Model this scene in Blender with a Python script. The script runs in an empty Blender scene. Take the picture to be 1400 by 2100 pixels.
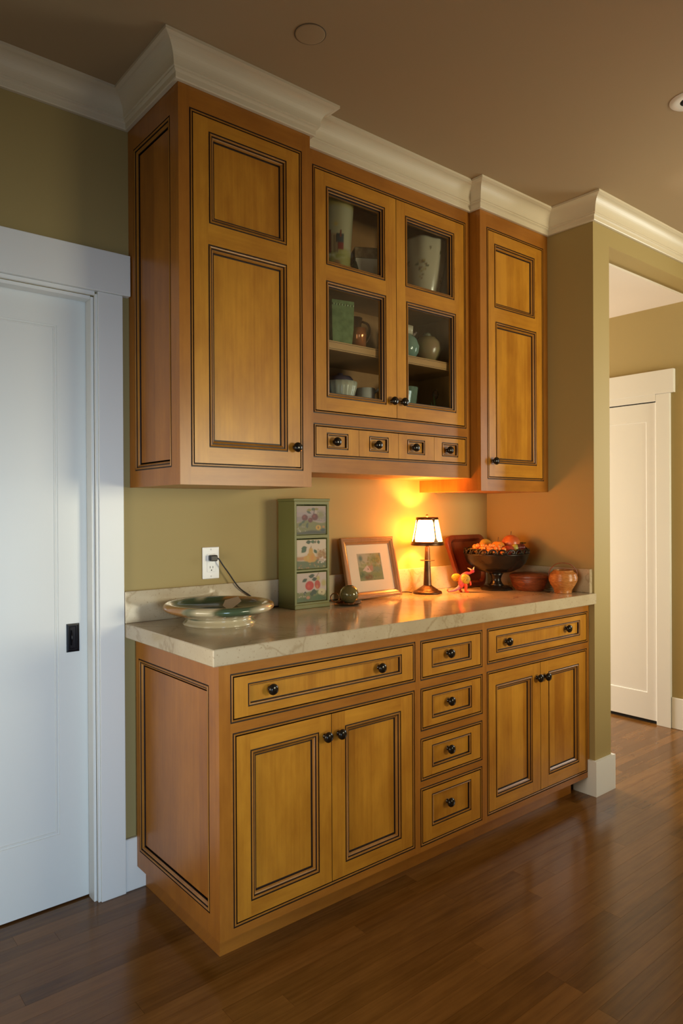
import bpy, bmesh, math, random
import numpy as np
from mathutils import Vector, Matrix
random.seed(7)
rng = np.random.default_rng(7)
S = bpy.context.scene
COL = S.collection
PI = math.pi

# ------------------------------------------------------------------ camera
def make_camera():
    yaw, pitch, roll, f = -.6924, -.003, -.0052, 1439.68
    fw = Vector((-math.sin(yaw)*math.cos(pitch), math.cos(yaw)*math.cos(pitch), math.sin(pitch)))
    r = Vector((math.cos(yaw), math.sin(yaw), 0)); u = r.cross(fw)
    c, s = math.cos(roll), math.sin(roll)
    r, u = c*r + s*u, -s*r + c*u
    cd = bpy.data.cameras.new('camera'); cd.sensor_fit = 'HORIZONTAL'; cd.sensor_width = 24.0
    cd.lens = f/1400*24.0; cd.clip_start = .01
    co = bpy.data.objects.new('camera', cd); COL.objects.link(co)
    m = Matrix((r, u, -fw)).transposed().to_4x4(); m.translation = Vector((-.9899, -2.3142, 1.2953))
    co.matrix_world = m
    S.camera = co
make_camera()

# ------------------------------------------------------------------ world, daylight, exposure
w = bpy.data.worlds.new('world'); S.world = w; w.use_nodes = True
w.node_tree.nodes['Background'].inputs[0].default_value = (.75, .87, 1, 1)
w.node_tree.nodes['Background'].inputs[1].default_value = .6
S.view_settings.view_transform = 'Standard'; S.view_settings.look = 'None'
S.view_settings.exposure = -0.08; S.view_settings.gamma = 1.0; S.view_settings.use_curve_mapping = False

def area(name, loc, target, sx, sy, energy, color, spread=180):
    l = bpy.data.lights.new(name, 'AREA'); l.shape = 'RECTANGLE'; l.size = sx; l.size_y = sy
    l.energy = energy; l.color = color; l.spread = math.radians(spread)
    o = bpy.data.objects.new(name, l); COL.objects.link(o); o.location = loc
    d = Vector(target) - Vector(loc)
    o.rotation_euler = d.to_track_quat('-Z', 'Y').to_euler()
    return o
# daylight entering by the windows, plus an added light at right (each light fills its window opening)
area('daylight_rear', (2.35, -4.62, 1.45), (2.35, 0, 1.45), 1.3, 1.1, 48, (1, .91, .64), 100)
area('daylight_terrace', (-1.02, -4.62, .75), (-1.02, 0, .75), 1.05, 1.3, 28, (.52, .74, 1), 85)
area('daylight_left', (-1.62, -1.15, 1.0), (0, -1.15, 1.0), 1.1, 1.0, 10, (1, .87, .66), 90)
area('daylight_hall', (2.62, 2.12, 1.10), (2.62, .3, 0.2), .9, 1.9, 118, (1, .90, .78))
area('added_light_right', (4.22, -1.75, 1.6), (2, -1.75, 1.6), 1.1, 1.2, 26, (.95, 1, .92), 130)  # added to brighten the right-hand crown and ceiling, in an invented window

# ------------------------------------------------------------------ main measures (metres)
ZC = .914; D = .577; CF = .616; E = .605; XW = 1.906; XT = 2.042
ZUB, ZUT, ZCEIL = 1.375, 2.589, 2.689
UL, UR, UD = -.0116, .4853, .374
MD, RL, RD, ZMB = .311, 1.408, .367, 1.431

# ------------------------------------------------------------------ materials
def nt(name):
    m = bpy.data.materials.new(name); m.use_nodes = True
    t = m.node_tree; b = t.nodes['Principled BSDF']
    return m, t, b
def lk(t, a, b): t.links.new(a, b)
def node(t, ty, **kw):
    n = t.nodes.new(ty)
    for k, v in kw.items(): setattr(n, k, v)
    return n
def plain(name, col, rough=.5, metal=0, spec=.5, coat=0, bump=0, bscale=300):
    m, t, b = nt(name)
    b.inputs['Base Color'].default_value = (*col, 1); b.inputs['Roughness'].default_value = rough
    b.inputs['Metallic'].default_value = metal; b.inputs['Specular IOR Level'].default_value = spec
    b.inputs['Coat Weight'].default_value = coat
    if bump:
        tc = node(t, 'ShaderNodeTexCoord'); n = node(t, 'ShaderNodeTexNoise'); n.inputs['Scale'].default_value = bscale
        bp = node(t, 'ShaderNodeBump'); bp.inputs['Strength'].default_value = bump; bp.inputs['Distance'].default_value = .002
        lk(t, tc.outputs['Object'], n.inputs['Vector']); lk(t, n.outputs['Fac'], bp.inputs['Height']); lk(t, bp.outputs['Normal'], b.inputs['Normal'])
    return m
def mottled(name, c1, c2, scale=6, rough=.5, metal=0, bump=.05, detail=4, stretch=(1, 1, 1), spec=.5):
    m, t, b = nt(name)
    tc = node(t, 'ShaderNodeTexCoord'); mp = node(t, 'ShaderNodeMapping'); mp.inputs['Scale'].default_value = stretch
    n = node(t, 'ShaderNodeTexNoise'); n.inputs['Scale'].default_value = scale; n.inputs['Detail'].default_value = detail
    r = node(t, 'ShaderNodeValToRGB'); r.color_ramp.elements[0].position = .3; r.color_ramp.elements[1].position = .7
    r.color_ramp.elements[0].color = (*c1, 1); r.color_ramp.elements[1].color = (*c2, 1)
    lk(t, tc.outputs['Object'], mp.inputs[0]); lk(t, mp.outputs[0], n.inputs['Vector']); lk(t, n.outputs['Fac'], r.inputs[0]); lk(t, r.outputs[0], b.inputs['Base Color'])
    b.inputs['Roughness'].default_value = rough; b.inputs['Metallic'].default_value = metal; b.inputs['Specular IOR Level'].default_value = spec
    if bump:
        bp = node(t, 'ShaderNodeBump'); bp.inputs['Strength'].default_value = bump; bp.inputs['Distance'].default_value = .002
        lk(t, n.outputs['Fac'], bp.inputs['Height']); lk(t, bp.outputs['Normal'], b.inputs['Normal'])
    return m
def wood(name, c1, c2, along='z', rough=.32, staves=0.0, fine=1.0, coat=.0, rnd=0.0, stave_w=.075, spec=.5, streak=.34):
    """stained timber: fine streaks along the grain, soft blotches, optional glued-up staves / per-board variation"""
    m, t, b = nt(name)
    tc = node(t, 'ShaderNodeTexCoord'); sp = node(t, 'ShaderNodeSeparateXYZ'); lk(t, tc.outputs['Object'], sp.inputs[0])
    add = node(t, 'ShaderNodeMath', operation='ADD')
    if along == 'z': lk(t, sp.outputs[0], add.inputs[0]); lk(t, sp.outputs[1], add.inputs[1]); lat, lon = add.outputs[0], sp.outputs[2]
    elif along == 'x': lk(t, sp.outputs[1], add.inputs[0]); lk(t, sp.outputs[2], add.inputs[1]); lat, lon = add.outputs[0], sp.outputs[0]
    else: lk(t, sp.outputs[0], add.inputs[0]); lk(t, sp.outputs[2], add.inputs[1]); lat, lon = add.outputs[0], sp.outputs[1]
    oi = node(t, 'ShaderNodeObjectInfo')
    off = node(t, 'ShaderNodeMath', operation='MULTIPLY'); lk(t, oi.outputs['Random'], off.inputs[0]); off.inputs[1].default_value = 37.0
    cb = node(t, 'ShaderNodeCombineXYZ'); lk(t, lat, cb.inputs[0]); lk(t, lon, cb.inputs[1]); lk(t, off.outputs[0], cb.inputs[2])
    m1 = node(t, 'ShaderNodeMapping'); m1.inputs['Scale'].default_value = (95*fine, 3.5*fine, 1); lk(t, cb.outputs[0], m1.inputs[0])
    n1 = node(t, 'ShaderNodeTexNoise'); n1.inputs['Scale'].default_value = 1; n1.inputs['Detail'].default_value = 5; n1.inputs['Roughness'].default_value = .6; lk(t, m1.outputs[0], n1.inputs['Vector'])
    m2 = node(t, 'ShaderNodeMapping'); m2.inputs['Scale'].default_value = (13, 4.5, 1); lk(t, cb.outputs[0], m2.inputs[0])
    n2 = node(t, 'ShaderNodeTexNoise'); n2.inputs['Scale'].default_value = 1; n2.inputs['Detail'].default_value = 6; n2.inputs['Roughness'].default_value = .6; lk(t, m2.outputs[0], n2.inputs['Vector'])
    a1 = node(t, 'ShaderNodeMath', operation='MULTIPLY_ADD'); lk(t, n1.outputs['Fac'], a1.inputs[0]); a1.inputs[1].default_value = streak
    a2 = node(t, 'ShaderNodeMath', operation='MULTIPLY'); lk(t, n2.outputs['Fac'], a2.inputs[0]); a2.inputs[1].default_value = 1.1-streak; lk(t, a2.outputs[0], a1.inputs[2])
    val = a1.outputs[0]
    if staves:
        dv = node(t, 'ShaderNodeMath', operation='DIVIDE'); lk(t, lat, dv.inputs[0]); dv.inputs[1].default_value = stave_w
        fl = node(t, 'ShaderNodeMath', operation='FLOOR'); lk(t, dv.outputs[0], fl.inputs[0])
        ad = node(t, 'ShaderNodeMath', operation='ADD'); lk(t, fl.outputs[0], ad.inputs[0]); lk(t, off.outputs[0], ad.inputs[1])
        wn = node(t, 'ShaderNodeTexWhiteNoise', noise_dimensions='1D'); lk(t, ad.outputs[0], wn.inputs['W'])
        ma = node(t, 'ShaderNodeMath', operation='MULTIPLY_ADD'); lk(t, wn.outputs['Value'], ma.inputs[0]); ma.inputs[1].default_value = staves; lk(t, val, ma.inputs[2])
        sb = node(t, 'ShaderNodeMath', operation='SUBTRACT'); lk(t, ma.outputs[0], sb.inputs[0]); sb.inputs[1].default_value = staves*.5; val = sb.outputs[0]
    if rnd:
        ma = node(t, 'ShaderNodeMath', operation='MULTIPLY_ADD'); lk(t, oi.outputs['Random'], ma.inputs[0]); ma.inputs[1].default_value = rnd; lk(t, val, ma.inputs[2])
        sb = node(t, 'ShaderNodeMath', operation='SUBTRACT'); lk(t, ma.outputs[0], sb.inputs[0]); sb.inputs[1].default_value = rnd*.5; val = sb.outputs[0]
    r = node(t, 'ShaderNodeValToRGB'); r.color_ramp.elements[0].position = .32; r.color_ramp.elements[1].position = .78
    r.color_ramp.elements[0].color = (*c1, 1); r.color_ramp.elements[1].color = (*c2, 1)
    lk(t, val, r.inputs[0]); lk(t, r.outputs[0], b.inputs['Base Color'])
    b.inputs['Roughness'].default_value = rough; b.inputs['Coat Weight'].default_value = coat; b.inputs['Coat Roughness'].default_value = .2
    b.inputs['Specular IOR Level'].default_value = spec
    bp = node(t, 'ShaderNodeBump'); bp.inputs['Strength'].default_value = .06; bp.inputs['Distance'].default_value = .001
    lk(t, n1.outputs['Fac'], bp.inputs['Height']); lk(t, bp.outputs['Normal'], b.inputs['Normal'])
    return m
def painted(name, rough=.5, coat=0, metal=0):
    """flat print / glaze colours stored on the mesh"""
    m, t, b = nt(name); a = node(t, 'ShaderNodeAttribute', attribute_name='Col')
    lk(t, a.outputs['Color'], b.inputs['Base Color']); b.inputs['Roughness'].default_value = rough; b.inputs['Coat Weight'].default_value = coat
    return m
def glass_thin(name, tint=(1, 1, 1), refl=.06, rough=.02, wavy=0):
    m, t, b = nt(name); t.nodes.remove(b)
    out = t.nodes['Material Output']; tr = node(t, 'ShaderNodeBsdfTransparent'); tr.inputs[0].default_value = (*tint, 1)
    gl = node(t, 'ShaderNodeBsdfGlossy'); gl.inputs['Roughness'].default_value = rough
    lw = node(t, 'ShaderNodeLayerWeight'); fr = node(t, 'ShaderNodeMath', operation='POWER'); lk(t, lw.outputs['Facing'], fr.inputs[0]); fr.inputs[1].default_value = 4.0
    mx = node(t, 'ShaderNodeMixShader')
    ma = node(t, 'ShaderNodeMath', operation='MULTIPLY_ADD'); lk(t, fr.outputs[0], ma.inputs[0]); ma.inputs[1].default_value = .6; ma.inputs[2].default_value = refl
    lk(t, ma.outputs[0], mx.inputs[0]); lk(t, tr.outputs[0], mx.inputs[1]); lk(t, gl.outputs[0], mx.inputs[2]); lk(t, mx.outputs[0], out.inputs[0])
    if wavy:
        tc = node(t, 'ShaderNodeTexCoord'); mp = node(t, 'ShaderNodeMapping'); mp.inputs['Scale'].default_value = (30, 30, 7)
        n = node(t, 'ShaderNodeTexNoise'); n.inputs['Scale'].default_value = 1; n.inputs['Detail'].default_value = 2
        bp = node(t, 'ShaderNodeBump'); bp.inputs['Strength'].default_value = wavy; bp.inputs['Distance'].default_value = .004
        lk(t, tc.outputs['Object'], mp.inputs[0]); lk(t, mp.outputs[0], n.inputs['Vector']); lk(t, n.outputs['Fac'], bp.inputs['Height'])
        lk(t, bp.outputs['Normal'], gl.inputs['Normal'])
    return m
def glass_solid(name, col, rough=.05):
    m, t, b = nt(name)
    b.inputs['Base Color'].default_value = (*col, 1); b.inputs['Roughness'].default_value = rough
    b.inputs['Transmission Weight'].default_value = .8; b.inputs['IOR'].default_value = 1.45
    return m
def emissive(name, col, strength, base=(.8, .7, .5)):
    m, t, b = nt(name)
    b.inputs['Base Color'].default_value = (*base, 1); b.inputs['Emission Color'].default_value = (*col, 1); b.inputs['Emission Strength'].default_value = strength
    return m
def stone(name):
    m, t, b = nt(name)
    tc = node(t, 'ShaderNodeTexCoord')
    n1 = node(t, 'ShaderNodeTexNoise'); n1.inputs['Scale'].default_value = 5; n1.inputs['Detail'].default_value = 7; n1.inputs['Distortion'].default_value = .8
    n2 = node(t, 'ShaderNodeTexNoise'); n2.inputs['Scale'].default_value = 160; n2.inputs['Detail'].default_value = 2
    v = node(t, 'ShaderNodeTexVoronoi', feature='DISTANCE_TO_EDGE'); v.inputs['Scale'].default_value = 3.2
    ds = node(t, 'ShaderNodeMixRGB'); ds.inputs[0].default_value = .25
    lk(t, tc.outputs['Object'], n1.inputs['Vector']); lk(t, tc.outputs['Object'], n2.inputs['Vector'])
    lk(t, tc.outputs['Object'], ds.inputs[1]); lk(t, n1.outputs['Color'], ds.inputs[2]); lk(t, ds.outputs[0], v.inputs['Vector'])
    r = node(t, 'ShaderNodeValToRGB'); r.color_ramp.elements[0].position = .3; r.color_ramp.elements[1].position = .72
    r.color_ramp.elements[0].color = (.43, .34, .215, 1); r.color_ramp.elements[1].color = (.53, .44, .30, 1)
    lk(t, n1.outputs['Fac'], r.inputs[0])
    vr = node(t, 'ShaderNodeValToRGB'); vr.color_ramp.elements[0].position = 0; vr.color_ramp.elements[1].position = .02
    vr.color_ramp.elements[0].color = (.80, .76, .70, 1); vr.color_ramp.elements[1].color = (1, 1, 1, 1)
    lk(t, v.outputs['Distance'], vr.inputs[0])
    mu = node(t, 'ShaderNodeMixRGB', blend_type='MULTIPLY'); mu.inputs[0].default_value = 1; lk(t, r.outputs[0], mu.inputs[1]); lk(t, vr.outputs[0], mu.inputs[2])
    sr = node(t, 'ShaderNodeValToRGB'); sr.color_ramp.elements[0].position = .27; sr.color_ramp.elements[1].position = .36
    sr.color_ramp.elements[0].color = (.6, .5, .4, 1); sr.color_ramp.elements[1].color = (1, 1, 1, 1); lk(t, n2.outputs['Fac'], sr.inputs[0])
    m3 = node(t, 'ShaderNodeMixRGB', blend_type='MULTIPLY'); m3.inputs[0].default_value = .7; lk(t, mu.outputs[0], m3.inputs[1]); lk(t, sr.outputs[0], m3.inputs[2])
    lk(t, m3.outputs[0], b.inputs['Base Color']); b.inputs['Roughness'].default_value = .13
    return m

DOOR1, DOOR2 = (.33, .118, .008), (.58, .262, .024)
FRM1, FRM2 = (.26, .088, .009), (.42, .160, .019)
M = {}
M['door_v'] = wood('honey maple, upright grain', DOOR1, DOOR2, 'z')
M['door_h'] = wood('honey maple, level grain', DOOR1, DOOR2, 'x')
M['panel_v'] = wood('honey maple panel', DOOR1, DOOR2, 'z', staves=.24, rnd=.16)
M['panel_h'] = wood('honey maple drawer panel', DOOR1, DOOR2, 'z', staves=.2, stave_w=.12, rnd=.12)
M['frame_v'] = wood('amber maple, upright grain', FRM1, FRM2, 'z')
M['frame_h'] = wood('amber maple, level grain', FRM1, FRM2, 'x')
M['frame_y'] = wood('amber maple, end side', FRM1, FRM2, 'z', staves=.25, rough=.3)
M['mould'] = wood('glazed moulding', (.24, .088, .010), (.40, .17, .022), 'z')
M['glaze'] = plain('dark brown glaze', (.022, .009, .004), .5)
M['inside'] = wood('cabinet inside', (.26, .12, .035), (.36, .18, .06), 'z', rough=.45)
M['shelf_edge'] = wood('shelf edge', (.42, .22, .08), (.56, .32, .13), 'x', rough=.4)
M['bronze'] = mottled('oil rubbed bronze', (.010, .008, .006), (.024, .017, .012), 60, .16, .35, 0)
M['stone'] = stone('cream limestone')
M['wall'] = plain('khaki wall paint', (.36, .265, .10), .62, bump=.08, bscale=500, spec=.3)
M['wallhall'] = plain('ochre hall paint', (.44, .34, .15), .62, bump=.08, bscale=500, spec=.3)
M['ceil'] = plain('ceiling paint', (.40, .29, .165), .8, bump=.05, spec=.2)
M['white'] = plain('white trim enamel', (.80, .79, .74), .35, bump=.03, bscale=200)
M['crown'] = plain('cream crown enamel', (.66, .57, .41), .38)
M['doorpaint'] = plain('white door enamel', (.78, .77, .71), .33, bump=.04, bscale=250)
M['black'] = plain('black metal', (.012, .012, .014), .3, .6)
M['dark'] = plain('dark void', (.01, .008, .006), .9)
M['board'] = wood('oak floor board', (.098, .038, .006), (.22, .094, .020), 'x', rough=.2, streak=.55, rnd=.30, fine=.8)
M['subfloor'] = plain('floor underlay', (.05, .025, .01), .8)
M['pane'] = glass_thin('wavy cabinet glass', (.93, .95, .93), .035, .03, .12)
M['plate'] = plain('white plastic', (.80, .79, .75), .3)
M['rubber'] = plain('black rubber', (.012, .010, .009), .4)

# ------------------------------------------------------------------ mesh builder
ORG = {}
class MB:
    def __init__(s): s.v = []; s.f = []; s.m = []; s.s = []; s.c = {}
    def add(s, vs, fs, mi=0, sm=False, cols=None):
        o = len(s.v); s.v += [tuple(v) for v in vs]
        for f in fs: s.f.append(tuple(i+o for i in f)); s.m.append(mi); s.s.append(sm)
        if cols is not None:
            for i, c in enumerate(cols): s.c[o+i] = c
        return s
    def box(s, x0, x1, y0, y1, z0, z1, mi=0):
        vs = [(x, y, z) for x in (x0, x1) for y in (y0, y1) for z in (z0, z1)]
        return s.add(vs, [(0, 1, 3, 2), (4, 6, 7, 5), (0, 4, 5, 1), (2, 3, 7, 6), (0, 2, 6, 4), (1, 5, 7, 3)], mi)
    def bbox(s, x0, x1, y0, y1, z0, z1, bv=.002, mi=0):
        """box with chamfered edges"""
        vs = []; X = (x0, x1); Y = (y0, y1); Z = (z0, z1); idx = {}
        for i in (0, 1):
            for j in (0, 1):
                for k in (0, 1):
                    sx, sy, sz = (bv if i == 0 else -bv), (bv if j == 0 else -bv), (bv if k == 0 else -bv)
                    for a in range(3):
                        p = [X[i]+(sx if a != 0 else 0), Y[j]+(sy if a != 1 else 0), Z[k]+(sz if a != 2 else 0)]
                        idx[(i, j, k, a)] = len(vs); vs.append(tuple(p))
        fs = []
        for a in range(3):
            o1, o2 = [q for q in range(3) if q != a]
            for e in (0, 1):
                q = []
                for (p, r) in ((0, 0), (1, 0), (1, 1), (0, 1)):
                    c = [0, 0, 0]; c[a] = e; c[o1] = p; c[o2] = r; q.append(idx[(*c, a)])
                fs.append(tuple(q))
        for a in range(3):
            o1, o2 = [q for q in range(3) if q != a]
            for p in (0, 1):
                for r in (0, 1):
                    c0 = [0, 0, 0]; c0[o1] = p; c0[o2] = r; c1 = list(c0); c1[a] = 1
                    fs.append((idx[(*c0, o1)], idx[(*c1, o1)], idx[(*c1, o2)], idx[(*c0, o2)]))
        for i in (0, 1):
            for j in (0, 1):
                for k in (0, 1): fs.append(tuple(idx[(i, j, k, a)] for a in range(3)))
        return s.add(vs, fs, mi)
    def quad(s, a, b, c, d, mi=0): return s.add([a, b, c, d], [(0, 1, 2, 3)], mi)
    def lathe(s, cx, cy, prof, n=32, mi=0, sx=1, sy=1, sm=True, colf=None, rot=0, wob=None):
        vs = []; cols = []
        for (r, z) in prof:
            for k in range(n):
                a = 2*PI*k/n + rot; rr = r*(wob(a, z) if wob else 1)
                vs.append((cx+rr*sx*math.cos(a), cy+rr*sy*math.sin(a), z))
                if colf: cols.append(colf(a, z, r))
        fs = [(i*n+k, i*n+(k+1) % n, (i+1)*n+(k+1) % n, (i+1)*n+k) for i in range(len(prof)-1) for k in range(n)]
        if prof[0][0] > 1e-6: fs.append(tuple(range(n))[::-1])
        if prof[-1][0] > 1e-6: fs.append(tuple((len(prof)-1)*n+k for k in range(n)))
        return s.add(vs, fs, mi, sm, cols if colf else None)
    def shell(s, cx, cy, prof, n=32, mi=0, **kw):   # lathe without end caps (profile goes out and back in)
        k0 = len(s.f); s.lathe(cx, cy, prof, n, mi, **kw)
        for j in (0, -1):
            if prof[j][0] > 1e-6: s.f.pop(); s.m.pop(); s.s.pop()
        return s
    def tube(s, pts, rad, n=8, mi=0, sm=True, flat=1.0):
        pts = [Vector(p) for p in pts]
        if not hasattr(rad, '__len__'): rad = [rad]*len(pts)
        vs = []; up = None
        for i, p in enumerate(pts):
            d = (pts[min(i+1, len(pts)-1)] - pts[max(i-1, 0)]).normalized()
            if up is None: up = d.orthogonal().normalized()
            up = (up - d*up.dot(d)).normalized(); sd = d.cross(up)
            for k in range(n):
                a = 2*PI*k/n; vs.append(p + (up*math.cos(a) + sd*math.sin(a)*flat)*rad[i])
        fs = [(i*n+k, i*n+(k+1) % n, (i+1)*n+(k+1) % n, (i+1)*n+k) for i in range(len(pts)-1) for k in range(n)]
        fs += [tuple(range(n))[::-1], tuple((len(pts)-1)*n+k for k in range(n))]
        return s.add(vs, fs, mi, sm)
    def ball(s, c, r, n=16, mi=0, rot=None, wob=None):
        if not hasattr(r, '__len__'): r = (r, r, r)
        m = n//2; vs = []
        for i in range(m+1):
            th = PI*i/m
            for k in range(n):
                a = 2*PI*k/n; q = wob(a, th) if wob else 1
                p = Vector((r[0]*q*math.sin(th)*math.cos(a), r[1]*q*math.sin(th)*math.sin(a), r[2]*q*math.cos(th)))
                if rot is not None: p = rot @ p
                vs.append(Vector(c)+p)
        fs = [(i*n+k, i*n+(k+1) % n, (i+1)*n+(k+1) % n, (i+1)*n+k) for i in range(m) for k in range(n)]
        return s.add(vs, fs, mi, True)
    def prism(s, outline, fn, w0, w1, mi=0):
        """outline (u,v) extruded between w0 and w1 through the mapping fn"""
        n = len(outline); vs = [fn(u, v, w0) for u, v in outline] + [fn(u, v, w1) for u, v in outline]
        fs = [tuple(range(n)), tuple(range(2*n-1, n-1, -1))] + [(i, (i+1) % n, n+(i+1) % n, n+i) for i in range(n)]
        return s.add(vs, fs, mi)
    def ring(s, fn, rect, prof, mats, sm=False):
        """profile (inset, w) carried round a rectangle (u0,u1,v0,v1)"""
        u0, u1, v0, v1 = rect; vs = []
        for (q, wv) in prof: vs += [fn(u0+q, v0+q, wv), fn(u1-q, v0+q, wv), fn(u1-q, v1-q, wv), fn(u0+q, v1-q, wv)]
        for i in range(len(prof)-1):
            for k in range(4):
                s.add([vs[i*4+k], vs[i*4+(k+1) % 4], vs[(i+1)*4+(k+1) % 4], vs[(i+1)*4+k]], [(0, 1, 2, 3)], mats[i] if hasattr(mats, '__len__') else mats, sm)
        return s
    def grid(s, fn, rect, holes, mi_v=0, mi_h=1, w=0.0, extra_u=(), extra_v=()):
        """flat face with rectangular holes; cells beside a hole (above/below) take the level-grain material"""
        us = sorted({rect[0], rect[1], *extra_u, *[h[0] for h in holes], *[h[1] for h in holes]})
        vs_ = sorted({rect[2], rect[3], *extra_v, *[h[2] for h in holes], *[h[3] for h in holes]})
        for a, b in zip(us[:-1], us[1:]):
            for c, d in zip(vs_[:-1], vs_[1:]):
                mu, mv = (a+b)/2, (c+d)/2
                if any(h[0] < mu < h[1] and h[2] < mv < h[3] for h in holes): continue
                rail = any(h[0] < mu < h[1] for h in holes)
                s.add([fn(a, c, w), fn(b, c, w), fn(b, d, w), fn(a, d, w)], [(0, 1, 2, 3)], mi_h if rail else mi_v)
        return s
    def xf(s, m):
        s.v = [tuple(m @ Vector(v)) for v in s.v]; return s
    def build(s, name, mats, parent=None, kind=None, origin=None, merge=True):
        org = Vector(origin) if origin is not None else (ORG[parent.name] if parent is not None else Vector((0, 0, 0)))
        bm = bmesh.new()
        lay = bm.verts.layers.float_color.new('Col') if s.c else None
        vs = [bm.verts.new(Vector(v)-org) for v in s.v]
        if lay:
            for i, c in s.c.items(): vs[i][lay] = (*c, 1)
        for f, mi, sm in zip(s.f, s.m, s.s):
            try: fa = bm.faces.new([vs[i] for i in f])
            except ValueError: continue
            fa.material_index = mi; fa.smooth = sm
        if merge: bmesh.ops.remove_doubles(bm, verts=bm.verts, dist=2e-5)
        bmesh.ops.recalc_face_normals(bm, faces=bm.faces)
        me = bpy.data.meshes.new(name); bm.to_mesh(me); bm.free()
        for m in (mats if isinstance(mats, (list, tuple)) else [mats]): me.materials.append(m)
        return obj(name, me, parent, kind, org)
def obj(name, me, parent=None, kind=None, org=None):
    o = bpy.data.objects.new(name, me); COL.objects.link(o)
    org = Vector(org) if org is not None else Vector((0, 0, 0))
    if parent is not None: o.parent = parent; o.location = org - ORG[parent.name]
    else: o.location = org
    ORG[o.name] = org
    if kind: o['kind'] = kind
    return o
def thing(name, loc, label, cat, group=None):
    o = bpy.data.objects.new(name, None); COL.objects.link(o); o.location = loc; o.empty_display_size = .05
    ORG[o.name] = Vector(loc); return tag(o, label, cat, group)
def tag(o, label, cat, group=None, kind=None):
    o['label'] = label; o['category'] = cat
    if group: o['group'] = group
    if kind: o['kind'] = kind
    return o
def struct(o, label=None, cat=None):
    o['kind'] = 'structure'
    if label: o['label'] = label
    if cat: o['category'] = cat
    return o
def front(yf): return lambda u, v, w: (u, -yf-w, v)        # a face looking at -y
def left(xf): return lambda u, v, w: (xf-w, -u, v)          # a face looking at -x (u = distance from the wall)
def arc(cx, cz, r, a0, a1, n): return [(cx+r*math.cos(a0+(a1-a0)*i/n), cz+r*math.sin(a0+(a1-a0)*i/n)) for i in range(n+1)]

# ------------------------------------------------------------------ painting (flat prints stored as mesh colours)
class Canvas:
    def __init__(s, w, h, col): s.w, s.h = w, h; s.k = .72; s.a = np.zeros((h, w, 3)); s.a[:] = col; s.Y, s.X = np.mgrid[0:h, 0:w]; s.X = (s.X+.5)/w; s.Y = 1-(s.Y+.5)/h
    def put(s, mask, col, k=1): m = np.clip(mask, 0, 1)[..., None]*k; s.a = s.a*(1-m) + np.array(col)*m; return s
    def ell(s, x, y, rx, ry, col, rot=0, soft=.25, k=1):
        c, n = math.cos(rot), math.sin(rot); u = (s.X-x)*c+(s.Y-y)*n; v = -(s.X-x)*n+(s.Y-y)*c
        return s.put((1-np.sqrt((u/rx)**2+(v/ry)**2))/soft, col, k)
    def leaf(s, x, y, L, wd, rot, col):
        c, n = math.cos(rot), math.sin(rot); u = ((s.X-x)*c+(s.Y-y)*n)/L; v = (-(s.X-x)*n+(s.Y-y)*c)/wd
        wdt = np.clip(np.sin(np.clip(u, 0, 1)*PI), 0, 1)
        s.put(((u > 0) & (u < 1))*(wdt-np.abs(v))/.3, col); return s.put(((u > 0) & (u < 1))*(.12-np.abs(v))/.1, tuple(q*1.6 for q in col), .5)
    def line(s, x0, y0, x1, y1, wd, col):
        d = np.hypot(x1-x0, y1-y0); t = np.clip(((s.X-x0)*(x1-x0)+(s.Y-y0)*(y1-y0))/d**2, 0, 1)
        return s.put((1-np.hypot(s.X-x0-t*(x1-x0), s.Y-y0-t*(y1-y0))/wd)/.4, col)
    def band(s, y0, y1, col, k=1, wave=.0, ph=0): yy = s.Y+wave*np.sin(s.X*7+ph); return s.put(np.minimum((yy-y0)/.05, (y1-yy)/.05), col, k)
    def dabs(s, n, x0, x1, y0, y1, r, cols, k=.8):
        for i in range(n):
            s.ell(rng.uniform(x0, x1), rng.uniform(y0, y1), r*rng.uniform(.5, 1.2), r*rng.uniform(.4, 1), cols[i % len(cols)], rng.uniform(0, 3), .5, k)
        return s
    def mesh(s, mb, fn, u0, u1, v0, v1, w, mi=0):
        n, m = s.w, s.h; vs, cs = [], []
        for j in range(m+1):
            for i in range(n+1):
                vs.append(fn(u0+(u1-u0)*i/n, v1+(v0-v1)*j/m, w)); cs.append(tuple(s.a[min(j, m-1), min(i, n-1)]*s.k))
        mb.add(vs, [(j*(n+1)+i, j*(n+1)+i+1, (j+1)*(n+1)+i+1, (j+1)*(n+1)+i) for j in range(m) for i in range(n)], mi, False, cs)
    def at(s, x, y): return tuple(s.a[min(s.h-1, max(0, int((1-y)*s.h))), min(s.w-1, max(0, int(x*s.w)))])

# ================================================================== THE ROOM
# floor: underlay + separate strips (57 mm), each its own board
fl = MB().box(-1.6, 4.2, -4.6, 2.1, -.06, -.013).build('floor', M['subfloor']); struct(fl, 'narrow strip hardwood floor running along the cabinets', 'floor')
bw = .057; y = .2; row = 0; board_me = {}
def board_mesh(L):
    L = round(L, 2)
    if L not in board_me:
        o = MB().box(0, L-.0006, -bw+.0004, 0, -.012, 0).build('floor_board', M['board']); board_me[L] = o.data; bpy.data.objects.remove(o)
    return board_me[L]
while y > -1.75:
    x = -1.0 - rng.uniform(0, .8)
    while x < (3.15 if y > -.55 else 4.15):
        L = round(float(rng.choice([.55, .7, .85, 1.0, 1.2, 1.4])), 2)
        o = bpy.data.objects.new('floor_board', board_mesh(L)); COL.objects.link(o); o.parent = fl; o.location = (x, y, 0); x += L
    y -= bw; row += 1
far_m = wood('oak strips out of view', (.098, .038, .006), (.22, .094, .020), 'x', rough=.2, streak=.552, staves=.4, stave_w=.057, fine=.8)
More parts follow.
